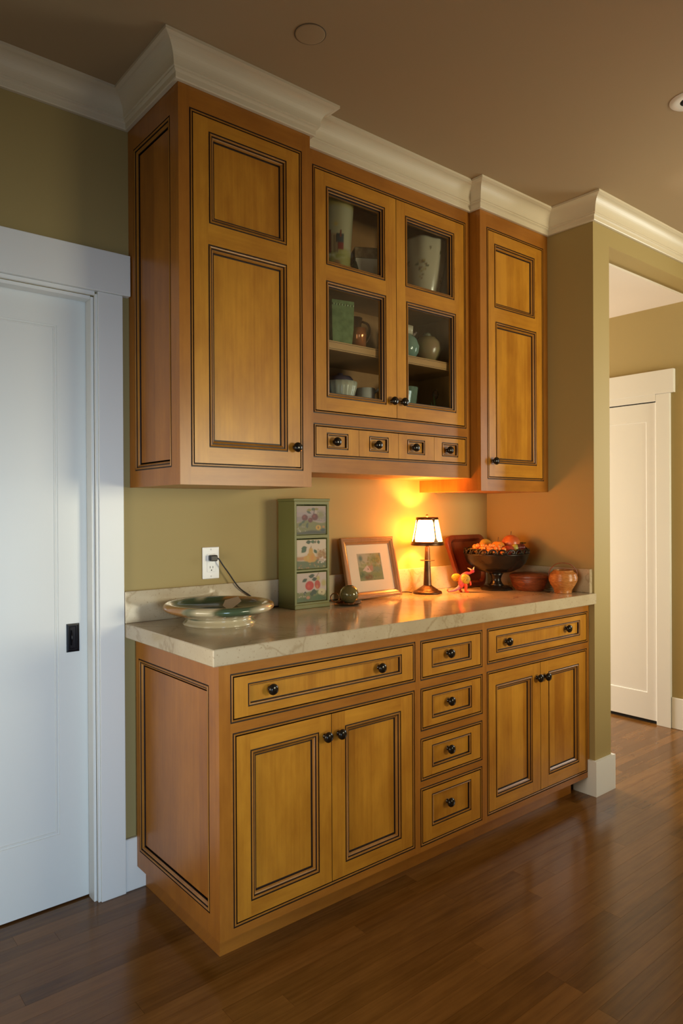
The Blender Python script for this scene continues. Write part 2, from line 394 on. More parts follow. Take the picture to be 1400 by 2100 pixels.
MB().box(-1.6, 4.2, -4.6, y+.0, -.012, -.0005).box(-1.6, 3.2, .2005, 2.1, -.012, -.0005).build('rear_boards', far_m, fl, 'stuff')

# ceilings
struct(MB().box(-1.6, 4.2, -4.6, .1, ZCEIL, ZCEIL+.08).build('ceiling', M['ceil']), 'plain painted room ceiling', 'ceiling')
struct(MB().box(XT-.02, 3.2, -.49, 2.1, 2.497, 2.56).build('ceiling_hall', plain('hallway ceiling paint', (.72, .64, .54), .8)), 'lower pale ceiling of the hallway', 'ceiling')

# back wall with the pocket-door opening
DX0, DX1, DZ = -1.02, -.132, 2.008
b = MB().grid(front(0), (-1.6, XW, 0, ZCEIL), [(DX0, DX1, 0, DZ)], 0, 0)
b.ring(front(0), (DX0, DX1, -.05, DZ), [(0, 0), (0, -.047)], 0)
b.ring(front(0), (-1.6, XW, -.04, ZCEIL), [(0, 0), (0, -.1)], 0)
struct(b.build('wall_back', M['wall']), 'khaki painted wall behind the cabinets', 'wall')
# short return wall and beam over the hallway opening
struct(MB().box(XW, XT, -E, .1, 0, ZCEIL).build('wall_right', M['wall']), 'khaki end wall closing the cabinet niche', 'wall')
struct(MB().box(XT, 4.2, -E, -.49, 2.508, ZCEIL).build('wall_header', M['wall']), 'khaki beam above the hallway opening', 'wall')
# hallway
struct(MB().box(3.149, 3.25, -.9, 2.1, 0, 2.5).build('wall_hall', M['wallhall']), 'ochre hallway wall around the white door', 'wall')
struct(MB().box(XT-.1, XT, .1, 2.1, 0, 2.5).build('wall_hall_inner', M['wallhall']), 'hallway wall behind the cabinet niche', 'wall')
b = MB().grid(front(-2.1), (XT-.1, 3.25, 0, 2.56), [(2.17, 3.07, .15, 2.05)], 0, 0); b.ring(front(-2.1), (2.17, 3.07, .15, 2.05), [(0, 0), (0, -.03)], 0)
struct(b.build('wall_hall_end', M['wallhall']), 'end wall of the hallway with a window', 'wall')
struct(MB().box(-.35, 1.75, -3.0, -2.8, 1.74, ZCEIL).build('added_shade_soffit', M['wall']), 'added unseen soffit that blocks window light from the upper cabinets', 'wall')  # invented block; dims window light on the upper cabinets and ceiling
struct(MB().box(.9005, 2.7, -3.0, -2.8, 0.001, .914).build('added_shade_half_wall', M['wall']), 'added unseen half-height wall that shades the base cabinets and floor', 'wall')  # invented block; dims window light on the base fronts and floor
struct(MB().box(-1.6, -.351, -3.0, -2.8, 1.38, ZCEIL).build('added_shade_soffit', M['wall']), 'added unseen lower soffit that cuts light on the upper left wall', 'wall')  # invented block; cuts terrace light high on the back wall
struct(MB().box(-.35, .9, -3.0, -2.8, 0.001, 1.7395).build('added_shade_partition', M['wall']), 'added unseen stub partition that keeps terrace light off the end wall', 'wall')  # invented block; keeps terrace light from reaching the end wall
# the side and rear of the room (behind the camera), with their window openings
b = MB().grid(lambda u, v, w: (-1.6-w, u, v), (-4.6, .0, 0, ZCEIL), [(-1.7, -.6, .50, 1.50)], 0, 0)
struct(b.build('wall_left', M['wall']), 'khaki wall with a window at the far side of the pocket door', 'wall')
b = MB().grid(lambda u, v, w: (u, -4.6-w, v), (-1.6, 4.2, 0, ZCEIL), [(1.7, 3.0, .9, 2.0), (-1.545, -.495, .1, 1.4)], 0, 0)
struct(b.build('wall_rear', M['wall']), 'khaki wall with a wide window behind the viewer', 'wall')
b = MB().grid(lambda u, v, w: (4.2+w, u, v), (-4.6, -.49, 0, ZCEIL), [(-2.3, -1.2, 1.0, 2.2)], 0, 0)  # opening invented for the added right-hand light
struct(b.build('wall_far_right', M['wall']), 'khaki wall closing the room beyond the hallway', 'wall')
struct(MB().box(3.25, 4.2, -.62, -.49, 0, 2.508).build('wall_front', M['wall']), 'khaki wall beside the hallway opening', 'wall')
for i, (fn, rc) in enumerate([(lambda u, v, w: (u, -4.6+w, v), (-1.545, -.495, .1, 1.4)), (lambda u, v, w: (u, -4.6+w, v), (1.7, 3.0, .9, 2.0)), (lambda u, v, w: (u, 2.1-w, v), (2.17, 3.07, .15, 2.05)), (lambda u, v, w: (4.2-w, u, v), (-2.3, -1.2, 1.0, 2.2)), (lambda u, v, w: (-1.6+w, u, v), (-1.7, -.6, .50, 1.50))]):
    o = MB().ring(fn, (rc[0]-.07, rc[1]+.07, rc[2]-.07, rc[3]+.07), [(0, .001), (0, .02), (.07, .02), (.07, .001)], 0).build('window_%d' % (i+1), M['white']); struct(o)  # the frame on the far right wall is invented for the added light

# crown moulding, mitred round every step of the cabinets
prof = [(.001, 0), (.012, 0), (.0145, .003), (.0145, .019), (.019, .0225), (.022, .024), (.022, .029), (.026, .031)]
prof += [(.026+.041*(1-math.cos(t)), .031+.056*math.sin(t)) for t in np.linspace(.08, PI/2*.97, 12)]
prof += [(.069, .0885), (.075, .0905), (.075, .0995)]
path = [(-1.6, 0), (UL, 0), (UL, -UD), (UR, -UD), (UR, -MD), (RL, -MD), (RL, -RD), (XW, -RD), (XW, -E), (4.2, -E)]
b = MB(); P2 = [Vector(p) for p in path]; rows = []
for i, p in enumerate(P2):
    ds = []
    if i > 0: ds.append((P2[i]-P2[i-1]).normalized())
    if i < len(P2)-1: ds.append((P2[i+1]-P2[i]).normalized())
    ns = [Vector((d.y, -d.x)) for d in ds]
    off = ns[0] if len(ns) == 1 else (ns[0]+ns[1])/(1+ns[0].dot(ns[1]))
    rows.append([(p.x+off.x*q, p.y+off.y*q, ZUT+z) for q, z in prof])
for i in range(len(rows)-1):
    vs = rows[i]+rows[i+1]; n = len(prof)
    b.add(vs, [(k, k+1, n+k+1, n+k) for k in range(n-1)], 0, False)
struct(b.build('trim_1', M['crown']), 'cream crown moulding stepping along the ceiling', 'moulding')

# casing of the pocket door
def flat(x0, x1, z0, z1, y0, y1): return MB().bbox(x0, x1, y0, y1, z0, z1, .0015)
c1 = struct(flat(-.125, -.041, 0, 2.021, -.02, 0).build('trim_2', M['white']), 'white upright casing beside the pocket door', 'casing')
MB().bbox(-.133, -.125, -.013, 0, 0, 2.013, .001).build('casing_bead', M['white'], c1)
MB().bbox(-.143, -.1335, .0, .046, 0, 2.005, .001).build('jamb', M['white'], c1)
c2 = struct(flat(-1.2, -.016, 2.0215, 2.159, -.027, 0).build('trim_3', M['white']), 'white head casing above the pocket door', 'casing')
MB().bbox(-1.03, -.1335, -.013, -.001, 2.0085, 2.021, .001).build('casing_bead', M['white'], c2)
MB().bbox(-1.02, -.1435, .0, .046, 1.996, 2.0075, .001).build('jamb', M['white'], c2)
# pocket door slab
d1 = thing('door_1', (-.6, .07, .012), 'white pocket door with one tall panel and black flush pull', 'door'); d1['kind'] = 'structure'
fn = front(-.05)
pr_ = (-.93, -.236, .235, 1.905)
b = MB().grid(fn, (-1.1, -.10, .006, 2.03), [pr_], 0, 0)
b.ring(fn, pr_, [(0, 0), (.002, -.003), (.006, -.003), (.008, -.0005), (.011, -.0005), (.013, -.003), (.018, -.003)], 0)
b.ring(fn, (-1.1, -.10, .006, 2.03), [(0, 0), (0, -.04)], 0)
b.build('slab', M['doorpaint'], d1)
b = MB(); b.quad(*[fn(u, v, -.003) for u, v in ((pr_[0]+.018, pr_[2]+.018), (pr_[1]-.018, pr_[2]+.018), (pr_[1]-.018, pr_[3]-.018), (pr_[0]+.018, pr_[3]-.018))]); b.build('panel', M['doorpaint'], d1)
pu = (-.2115, -.1695, .829, .923)
pl = MB().ring(fn, pu, [(0, 0), (.0005, .003), (.005, .0035), (.006, .001), (.010, .001), (.011, .003), (.012, -.001)], 0).build('flush_pull', M['black'], d1)
b = MB(); ov = [(pu[0]+.012+.009+.009*math.cos(a), (pu[2]+pu[3])/2+.035*math.sin(a)) for a in np.linspace(0, 2*PI, 24, endpoint=False)]
b.quad(*[fn(u, v, .0003) for u, v in ((pu[0]+.01, pu[2]+.01), (pu[1]-.01, pu[2]+.01), (pu[1]-.01, pu[3]-.01), (pu[0]+.01, pu[3]-.01))])
b.build('finger_cup', M['black'], pl)
MB().tube([fn(pu[0]+.016, pu[2]+.022, .002), fn(pu[0]+.0175, (pu[2]+pu[3])/2, .004), fn(pu[0]+.016, pu[3]-.022, .002)], [.0015, .004, .0015], 8).build('finger_rib', M['black'], pl)

# baseboards
def baseboard(name, x0, x1, y0, y1, h, label):
    o = MB().bbox(x0, x1, y0, y1, 0, h, .003).build(name, M['white']); return struct(o, label, 'baseboard')
baseboard('baseboard_left', -.0405, .05, -.0145, 0, .178, 'short white baseboard between pocket door and base cabinet')
b = MB(); hb = .158
pts = [(XW-.0145, -D+.075), (XW-.0145, -E-.0145), (XT+.0145, -E-.0145), (XT+.0145, .1), (XT+.0005, .1), (XT+.0005, -E-.0005), (XW-.0005, -E-.0005), (XW-.0005, -D+.075)]
b.prism(pts, lambda u, v, w: (u, v, w), 0, hb)
struct(b.build('baseboard_right', M['white']), 'white baseboard wrapped round the end wall', 'baseboard')
baseboard('baseboard_hall', 3.1345, 3.1485, -.9, -.372, .183, 'white hallway baseboard beside the door casing')

# hallway door in the right-hand wall
h2 = thing('door_2', (3.15, .1, 0), 'white hallway door with a long recessed panel', 'door'); h2['kind'] = 'structure'
fn = lambda u, v, w: (3.138-w, u, v)
pr2 = (-.226, .42, .18, 1.819)
b = MB().grid(fn, (-.285, .5, .02, 1.928), [pr2], 0, 0)
b.ring(fn, pr2, [(0, 0), (.002, -.0005), (.004, -.006)], 0); b.ring(fn, (-.285, .5, .02, 1.928), [(0, 0), (0, -.008)], 0); b.build('slab', M['white'], h2)
b = MB(); b.quad(*[fn(u, v, -.006) for u, v in ((pr2[0]+.004, pr2[2]+.004), (pr2[1]-.004, pr2[2]+.004), (pr2[1]-.004, pr2[3]-.004), (pr2[0]+.004, pr2[3]-.004))]); b.build('panel', M['white'], h2)
b = MB(); b.box(3.1465, 3.1485, -.2865, .5, .0005, 1.9345).build('gap_shade_sheet', M['dark'], h2)  # dark sheet coloured to stand in for the shade round the door
# the hall wall is set back behind the slab so that the door sits in it
struct(MB().bbox(3.127, 3.1485, -.37, -.287, 0, 1.9745, .0015).build('trim_4', M['white']), 'white upright casing of the hallway door', 'casing')
b = MB(); b.bbox(3.121, 3.1485, -.396, .7, 1.9755, 2.114, .0015).bbox(3.127, 3.1485, -.2865, .7, 1.935, 1.9755, .0012)
struct(b.build('trim_5', M['white']), 'white head casing above the hallway door', 'casing')

# ceiling fittings
t = thing('ceiling_cover', (.26, -.675, ZCEIL), 'flat round cover plate on the ceiling above the tall cabinet', 'cover plate')
MB().lathe(.26, -.675, [(.0, ZCEIL-.0025), (.040, ZCEIL-.0025), (.044, ZCEIL-.002), (.0445, ZCEIL-.0005)], 40).build('disc', M['ceil'], t)
MB().shell(.26, -.675, [(.0445, ZCEIL-.0005), (.0448, ZCEIL-.0014), (.0465, ZCEIL-.0014), (.047, ZCEIL-.0005)], 40).build('rim', plain('dark seam', (.13, .09, .05), .7), t)
t = thing('recessed_light', (1.466, -1.228, ZCEIL), 'unlit recessed ceiling light cut off by the frame edge', 'ceiling light')
MB().shell(1.466, -1.228, [(.03, ZCEIL-.004), (.042, ZCEIL-.006), (.062, ZCEIL-.003), (.064, ZCEIL-.0005)], 40).build('trim_ring', M['white'], t)
MB().lathe(1.466, -1.228, [(0, ZCEIL-.001), (.03, ZCEIL-.001), (.03, ZCEIL-.004)], 32).build('lamp_well', M['dark'], t)

# ================================================================== CABINETS
KN = None
def knob_mesh():
    global KN
    if KN is None:
        b = MB(); p = [(.0, 0), (.0078, 0), (.0078, .0014), (.0058, .003), (.0052, .007), (.007, .0098), (.0135, .0125), (.0166, .017), (.0168, .021), (.0146, .0255), (.009, .0285), (0, .0293)]
        b.lathe(0, 0, p, 24); b.xf(Matrix.Rotation(PI/2, 4, 'X')); o = b.build('knob', M['bronze']); KN = o.data; bpy.data.objects.remove(o)
    return KN
def knob(parent, x, z, yf, s=1.0):
    o = obj('knob', knob_mesh(), parent, None, (x, -yf, z)); o.scale = (s, s, s); return o
# mouldings (inset, outwards); 2 = moulding wood, 3 = dark glaze
P_BEAD = [(0, 0), (0, -.003), (.0040, -.003), (.0040, 0), (.0052, .0016), (.0078, .0016), (.009, 0), (.009, -.018)]
M_BEAD = [3, 3, 3, 2, 2, 2, 3]
P_DOOR = [(0, 0), (0, -.003), (.0040, -.003), (.0040, 0), (.0062, .002), (.009, .0012), (.0103, -.001), (.0103, -.0045), (.0138, -.0045), (.0138, -.003), (.0172, -.005), (.0205, -.0085), (.0205, -.0125), (.0258, -.0125)]
M_DOOR = [3, 3, 3, 2, 2, 2, 3, 3, 3, 2, 2, 3, 3]
P_DRW = [(0, 0), (0, -.003), (.0036, -.003), (.0036, 0), (.005, .0012), (.0075, .0008), (.0085, -.002), (.0085, -.0085), (.0115, -.0085)]
M_DRW = [3, 3, 3, 2, 2, 2, 3, 3]
P_GLS = [(0, 0), (0, -.003), (.0040, -.003), (.0040, 0), (.0062, .002), (.009, .0012), (.0103, -.001), (.0103, -.0045), (.0138, -.0045), (.0138, -.0055), (.0178, -.0065), (.0178, -.013), (.0215, -.013), (.0215, -.022)]
M_GLS = [3, 3, 3, 2, 2, 2, 3, 3, 3, 2, 3, 3, 2]
WM = [M['door_v'], M['door_h'], M['mould'], M['glaze']]
FM = [M['frame_v'], M['frame_h'], M['mould'], M['glaze']]
OPEN = .0125      # from the outer glaze line of an opening to the door edge
def leaf_(parent, name, yf, rect, panels, prof, mats, pname='panel', pmat='panel_v', knobs=(), th=.02):
    fn = front(yf); b = MB().grid(fn, rect, panels, 0, 1)
    b.ring(fn, rect, [(0, 0), (0, -th)], 3)
    for p in panels: b.ring(fn, p, prof, mats)
    o = b.build(name, WM, parent)
    q, wv = prof[-1]
    for p in panels:
        a = MB(); 
        if pname == 'pane': a.box(p[0]+q-.003, p[1]-q+.003, yf*-1+.014, -yf+.017, p[2]+q-.003, p[3]-q+.003)
        else: a.box(p[0]+q-.0005, p[1]-q+.0005, -yf-wv-.0008, -yf-wv+.004, p[2]+q-.0005, p[3]-q+.0005)
        a.build(pname, M[pmat], o)
    for k in knobs: knob(o, k[0], k[1], yf - k[2] if len(k) > 2 else yf)
    return o
def openings(parent, yf, rects):
    for r in rects: MB().ring(front(yf), r, P_BEAD, M_BEAD).build('bead_moulding', FM, parent)
def inset(r): return (r[0]+OPEN, r[1]-OPEN, r[2]+OPEN, r[3]-OPEN)
def halves(r, s, g=.0012):
    q = inset(r); return (q[0], s-g, q[2], q[3]), (s+g, q[1], q[2], q[3])
def backing(parent, yf, r):   # dark glaze-coloured sheet standing in for shade behind the gaps round a door
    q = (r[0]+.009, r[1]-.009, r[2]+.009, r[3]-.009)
    MB().box(q[0], q[1], -yf+.019, -yf+.021, q[2], q[3]).build('inner_shade_sheet', M['glaze'], parent)
def face_frame(parent, yf, rect, holes, th=.02):
    fn = front(yf); b = MB().grid(fn, rect, holes, 0, 1); b.ring(fn, rect, [(0, 0), (0, -th)], 0)
    return b.build('face_frame', FM, parent)
def carcass(parent, x0, x1, y0, y1, z0, z1, mat='frame_y', th=.018):
    """open-fronted cabinet box: sides, top, bottom and back in one shell"""
    b = MB(); fn = lambda u, v, w: (u, w, v)
    o4 = lambda q, y_: [(x0+q, y_, z0+q), (x1-q, y_, z0+q), (x1-q, y_, z1-q), (x0+q, y_, z1-q)]
    A, B_, C_, D_ = o4(0, y1), o4(0, y0), o4(th, y0), o4(th, y1-th)
    b.quad(*A)
    for P_, Q_ in ((A, B_), (B_, C_), (C_, D_)):
        for k in range(4): b.quad(P_[k], P_[(k+1) % 4], Q_[(k+1) % 4], Q_[k])
    b.quad(*D_)
    return b.build('carcass', M[mat], parent)
def end_panel(parent, xf, rect, panel, th=.012):
    fn = left(xf); b = MB().grid(fn, rect, [panel], 0, 1)
    b.ring(fn, rect, [(0, 0), (0, -th)], 0); b.ring(fn, panel, P_DOOR, M_DOOR)
    o = b.build('end_panel', [M['frame_v'], M['frame_v'], M['mould'], M['glaze']], parent)
    q = .0258; a = MB(); a.quad(*[fn(u, v, -.0117) for u, v in ((panel[0]+q, panel[2]+q), (panel[1]-q, panel[2]+q), (panel[1]-q, panel[3]-q), (panel[0]+q, panel[3]-q))])
    a.build('panel', M['frame_y'], o)

CT = .866     # underside of the worktop
ZK = .0786
def base_unit(x0, x1, label, drawers, doors, seen_side=False):
    t = thing('base_cabinet', ((x0+x1)/2, -.3, 0), label, 'cabinet', 'base cabinets under the stone worktop')
    holes = [d[0] for d in drawers] + ([doors[0]] if doors else [])
    face_frame(t, D, (x0, x1, ZK, CT-.0005), holes)
    carcass(t, x0+(.0125 if seen_side else 0), x1, -D+.0205, -.0155, ZK, CT-.0005)
    openings(t, D, holes)
    for r in holes: backing(t, D, r)
    for r, p, ks in drawers: leaf_(t, 'drawer', D, inset(r), [p], P_DRW, M_DRW, pmat='panel_h', knobs=[(k[0], k[1], .0085) for k in ks])
    if doors:
        r, s, p1, p2, k1, k2 = doors
        a, c = halves(r, s); leaf_(t, 'cabinet_door', D, a, [p1], P_DOOR, M_DOOR, knobs=[k1]); leaf_(t, 'cabinet_door', D, c, [p2], P_DOOR, M_DOOR, knobs=[k2])
    xa = x0+.031 if seen_side else x0; xb = x1 if x1 < 1.8 else x1-.06
    MB().box(xa, xb, -D+.057, -.0155, 0.0005, ZK-.0005).build('toe_kick', M['frame_h'], t)
    return t
bl = base_unit(0, .796, 'base cabinet with wide drawer and two doors beside the pocket door',
  [((.037, .785, .688, .830), (.096, .719, .727, .795), [(.177, .7655), (.617, .7635)])],
  ((.044, .780, .103, .660), .405, (.103, .355, .160, .600), (.461, .713, .158, .600), (.378, .583), (.434, .581)), True)
end_panel(bl, 0, (.0155, D-.0202, ZK, CT-.0005), (.036, .52, .137, .794))
base_unit(.796, 1.1655, 'narrow base cabinet with a stack of four drawers',
  [((.810, 1.153, .687, .830), (.869, 1.089, .725, .795), [(.963, .766)]), ((.810, 1.153, .507, .660), (.869, 1.089, .543, .627), [(.965, .590)]),
   ((.809, 1.150, .329, .482), (.868, 1.085, .367, .448), [(.962, .414)]), ((.807, 1.148, .097, .306), (.866, 1.083, .155, .272), [(.958, .220)])], None)
base_unit(1.1655, XW-.001, 'base cabinet with wide drawer and two doors next to the end wall',
  [((1.180, 1.895, .691, .831), (1.237, 1.833, .729, .797), [(1.31, .766), (1.732, .771)])],
  ((1.178, 1.888, .103, .664), 1.531, (1.233, 1.475, .161, .604), (1.588, 1.822, .164, .604), (1.506, .591), (1.562, .588)))

# upper cabinets
TOPZ = 2.675
t = thing('wall_cabinet', (.237, -.19, ZUB), 'tall deep wall cabinet with two-panel door beside the pocket door', 'cabinet')
r = (.025, .450, 1.430, 2.526)
face_frame(t, UD, (UL, UR, ZUB, TOPZ), [r]); carcass(t, UL+.0125, UR, -UD+.0205, -.001, ZUB, TOPZ)
openings(t, UD, [r]); backing(t, UD, r)
leaf_(t, 'cabinet_door', UD, inset(r), [(.091, .386, 2.188, 2.473), (.088, .386, 1.492, 2.123)], P_DOOR, M_DOOR, knobs=[(.414, 1.508)])
end_panel(t, UL, (.001, UD-.0202, ZUB, TOPZ), (.046, .318, 1.43, 2.512))

t = thing('glazed_wall_cabinet', (.95, -.16, ZMB), 'wall cabinet with two glazed doors above four tiny drawers', 'cabinet')
gx0, gx1 = UR+.0005, RL-.0005
r = (.543, 1.379, 1.645, 2.538); rd = (.543, 1.382, 1.485, 1.609)
face_frame(t, MD, (gx0, gx1, ZMB, TOPZ), [r, rd]); carcass(t, gx0, gx1, -MD+.0205, -.001, 1.625, TOPZ-.06, 'inside')
MB().box(gx0+.001, gx1-.001, -MD+.0205, -.001, ZMB, 1.6245).build('drawer_housing', M['inside'], t)
openings(t, MD, [r, rd]); backing(t, MD, rd)
MB().ring(front(MD), (gx0+.018, gx1-.018, ZMB+.012, ZMB+.014), [(0, .0), (0, .0)], 0)
a, c = halves(r, .960)
leaf_(t, 'glazed_door', MD, a, [(.605, .900, 2.190, 2.476), (.604, .904, 1.706, 2.133)], P_GLS, M_GLS, 'pane', 'pane', [(.931, 1.722)])
leaf_(t, 'glazed_door', MD, c, [(1.010, 1.305, 2.190, 2.475), (1.014, 1.314, 1.708, 2.132)], P_GLS, M_GLS, 'pane', 'pane', [(.987, 1.723)])
q = inset(rd); sp_ = [q[0], .7597, .968, 1.1747, q[1]]
for i in range(4):
    x0, x1 = sp_[i]+(.0008 if i else 0), sp_[i+1]-(.0008 if i < 3 else 0)
    ix = (.604, .811, 1.0165, 1.222)[i]; leaf_(t, 'small_drawer', MD, (x0, x1, q[2], q[3]), [(ix, ix+.103, 1.518, 1.578)], P_DRW, M_DRW, pmat='panel_h', knobs=[(ix+.042, 1.546, .0085)])
for z0, z1 in ((1.893, 1.927), (2.150, 2.172)):
    sh = MB().bbox(gx0+.019, gx1-.019, -.27, -.02, z0, z1, .001).build('shelf', M['inside'], t)
    e_ = MB(); e_.ring(front(.27), (gx0+.019, gx1-.019, z0, z1), [(0, .0), (0, .009), (.004, .009), (.004, .0075), (.0055, .0075), (.0055, .009)], [0, 0, 1, 1, 1])
    e_.quad(*[front(.27)(u, v, .009) for u, v in ((gx0+.0245, z0+.0055), (gx1-.0245, z0+.0055), (gx1-.0245, z1-.0055), (gx0+.0245, z1-.0055))]).build('shelf_edge', [M['shelf_edge'], M['glaze']], sh)

t = thing('wall_cabinet', (1.657, -.18, ZUB), 'narrow wall cabinet with two-panel door in the corner by the end wall', 'cabinet')
r = (1.452, 1.872, 1.426, 2.525)
face_frame(t, RD, (RL, XW-.0005, ZUB, TOPZ), [r]); carcass(t, RL, XW-.0005, -RD+.0205, -.001, ZUB, TOPZ)
openings(t, RD, [r]); backing(t, RD, r)
leaf_(t, 'cabinet_door', RD, inset(r), [(1.505, 1.804, 2.183, 2.464), (1.512, 1.815, 1.496, 2.122)], P_DOOR, M_DOOR, knobs=[(1.490, 1.506)])

# worktop and its upstands
tag(MB().bbox(-.0388, XW-.0005, -CF, -.0005, CT, ZC, .0025).build('worktop', M['stone'], origin=(.93, -.3, CT)), 'polished cream limestone worktop over the base cabinets', 'worktop')
tag(MB().bbox(-.0388, XW-.0215, -.0205, -.0005, ZC+.0002, 1.022, .0015).build('upstand', M['stone'], origin=(.93, -.01, ZC)), 'long cream stone upstand behind the platter and lamp', 'upstand')
tag(MB().bbox(XW-.021, XW-.0005, -E+.01, -.0005, ZC+.0002, 1.022, .0015).build('upstand', M['stone'], origin=(XW-.01, -.3, ZC)), 'short cream stone upstand on the end wall by the baskets', 'upstand')

# ================================================================== THINGS ON THE WORKTOP
# footed platter
t = thing('platter', (.212, -.213, ZC), 'wide green and tan glazed pottery platter on a foot', 'platter')
def nz(a, k): return math.sin(a*2+k)+.6*math.sin(a*5+1.7*k+1)+.4*math.sin(a*9+k*2.3)
CRM, GRN, TAN, OLV, DRK = (.50, .42, .26), (.055, .085, .045), (.33, .16, .05), (.20, .18, .08), (.010, .014, .009)
def mixc(a, b, k): k = max(0, min(1, k)); return tuple(p*(1-k)+q*k for p, q in zip(a, b))
def plat_col(a, z, r):
    h = z-ZC
    if h < .024 and r < .135 and z < ZC+.022: return mixc(CRM, OLV, .9 if nz(a, 3) > 1.25 and h > .008 else 0)
    if r < .100 and h > .024: return DRK
    v = nz(a, r*30)
    c = mixc(CRM, GRN, (v-.1)*2)
    c = mixc(c, TAN, (nz(a+2, r*22)-.2)*2.2)
    if r < .145 and h > .04: c = mixc(GRN, DRK, (.145-r)/.03)
    elif r < .152 and h > .05: c = mixc(c, GRN, .75)
    if h < .034 and h > .02: c = mixc(CRM, GRN, .25+.5*nz(a, 1.5))
    return c
pp = [(0, .004), (.098, .004), (.108, .0), (.122, .0), (.1225, .004), (.116, .011), (.110, .018), (.109, .023), (.120, .027), (.136, .031), (.152, .036), (.166, .041), (.177, .046), (.184, .051), (.1865, .056), (.186, .061), (.1825, .0665), (.176, .0705), (.168, .0715), (.160, .070), (.154, .0665), (.149, .060), (.141, .053), (.125, .046), (.10, .041), (.06, .038), (0, .037)]
b = MB(); b.lathe(.212, -.213, [(r, ZC+z) for r, z in pp], 96, colf=plat_col, wob=lambda a, z: 1+.008*math.sin(3*a+1)*(z-ZC)/.05)
b.build('dish', painted('pottery glaze', .16, .3), t)
MB().prism([(.225, -.255), (.285, -.235), (.30, -.19), (.262, -.165), (.235, -.195)], lambda u, v, w: (u, v, w+(u-.225)*.38+(v+.25)*.1), ZC+.045, ZC+.0456).build('paper_scrap', plain('folded paper', (.45, .36, .25), .6), t)

# outlet with the lamp cord plugged in
t = thing('wall_outlet', (.296, -.001, 1.043), 'white double wall outlet above the platter', 'outlet')
MB().bbox(.262, .331, -.006, -.0005, 1.043, 1.160, .002).build('plate', M['plate'], t)
rc = MB().bbox(.2795, .3135, -.0085, -.0062, 1.068, 1.135, .001).build('receptacle', M['plate'], t)
for zc_ in (1.083, 1.12):
    for sx_ in (-.006, .006): MB().box(.2965+sx_-.001, .2965+sx_+.001, -.009, -.0086, zc_-.001, zc_+.007).build('slot', M['rubber'], rc)
    MB().lathe(0, 0, [(0, 0), (.0024, 0), (.0024, .0006), (0, .0006)], 10).xf(Matrix.Translation((.2965, -.0086, zc_-.008)) @ Matrix.Rotation(PI/2, 4, 'X')).build('slot', M['rubber'], rc)
for zc_ in (1.052, 1.151): MB().lathe(0, 0, [(0, .0), (.0032, .0), (.0028, .0012), (0, .0014)], 12).xf(Matrix.Translation((.2965, -.0062, zc_)) @ Matrix.Rotation(PI/2, 4, 'X')).build('screw', M['plate'], t)
t = thing('lamp_cord', (.30, -.03, .92), 'black lamp cord plugged into the wall outlet', 'cord')
MB().bbox(.284, .310, -.034, -.0092, 1.109, 1.131, .003).build('plug', M['rubber'], t)
def spline(P, n=8):
    P = [Vector(p) for p in P]; P = [P[0]*2-P[1]] + P + [P[-1]*2-P[-2]]; out = []
    for i in range(1, len(P)-2):
        for k in range(n):
            u = k/n; a, b_, c_, d_ = P[i-1:i+3]
            out.append(.5*((2*b_)+(c_-a)*u+(2*a-5*b_+4*c_-d_)*u*u+(3*b_-a-3*c_+d_)*u**3))
    return out+[P[-2]]
MB().tube(spline([(.309, -.024, 1.121), (.318, -.027, 1.115), (.335, -.029, 1.09), (.358, -.03, 1.060), (.40, -.031, 1.005), (.452, -.029, .968), (.49, -.026, .936), (.53, -.025, .9185), (.70, -.025, .9175), (.86, -.026, .9175), (1.05, -.026, .9175), (1.21, -.03, .9175), (1.25, -.038, .922), (1.268, -.05, .922), (1.285, -.070, .919)]), .0026, 8).build('cord', M['rubber'], t)

# green tower of three painted drawers
GX0, GX1, GY, GZ1 = .582, .750, .138, 1.340
t = thing('drawer_tower', (.666, -.084, ZC), 'tall green wooden box with three fruit painted drawers', 'box')
G_ = plain('sage green paint', (.15, .15, .042), .45, bump=.1, bscale=80)
dr = [(1.198, 1.317), (1.065, 1.186), (.9375, 1.057)]
ho = [(GX0+.009, GX1-.009, a, c) for a, c in dr]
b = MB().grid(front(GY), (GX0, GX1, ZC+.0005, GZ1-.011), ho, 0, 0); b.ring(front(GY), (GX0, GX1, ZC+.0005, GZ1-.011), [(0, 0), (0, -.108)], 0)
b.quad(*[front(.030)(u, v, 0) for u, v in ((GX0, ZC+.0005), (GX1, ZC+.0005), (GX1, GZ1-.011), (GX0, GZ1-.011))])
for h in ho: b.ring(front(GY), h, [(0, 0), (0, -.006), (.0, -.02)], 0)
b.build('case', G_, t)
b = MB(); b.bbox(GX0-.005, GX1+.004, -GY-.004, -.029, GZ1-.0105, GZ1, .002); b.build('cornice', G_, t)
MB().bbox(GX0-.002, GX1+.002, -GY-.003, -.03, ZC+.0004, ZC+.016, .0015).build('plinth', G_, t)
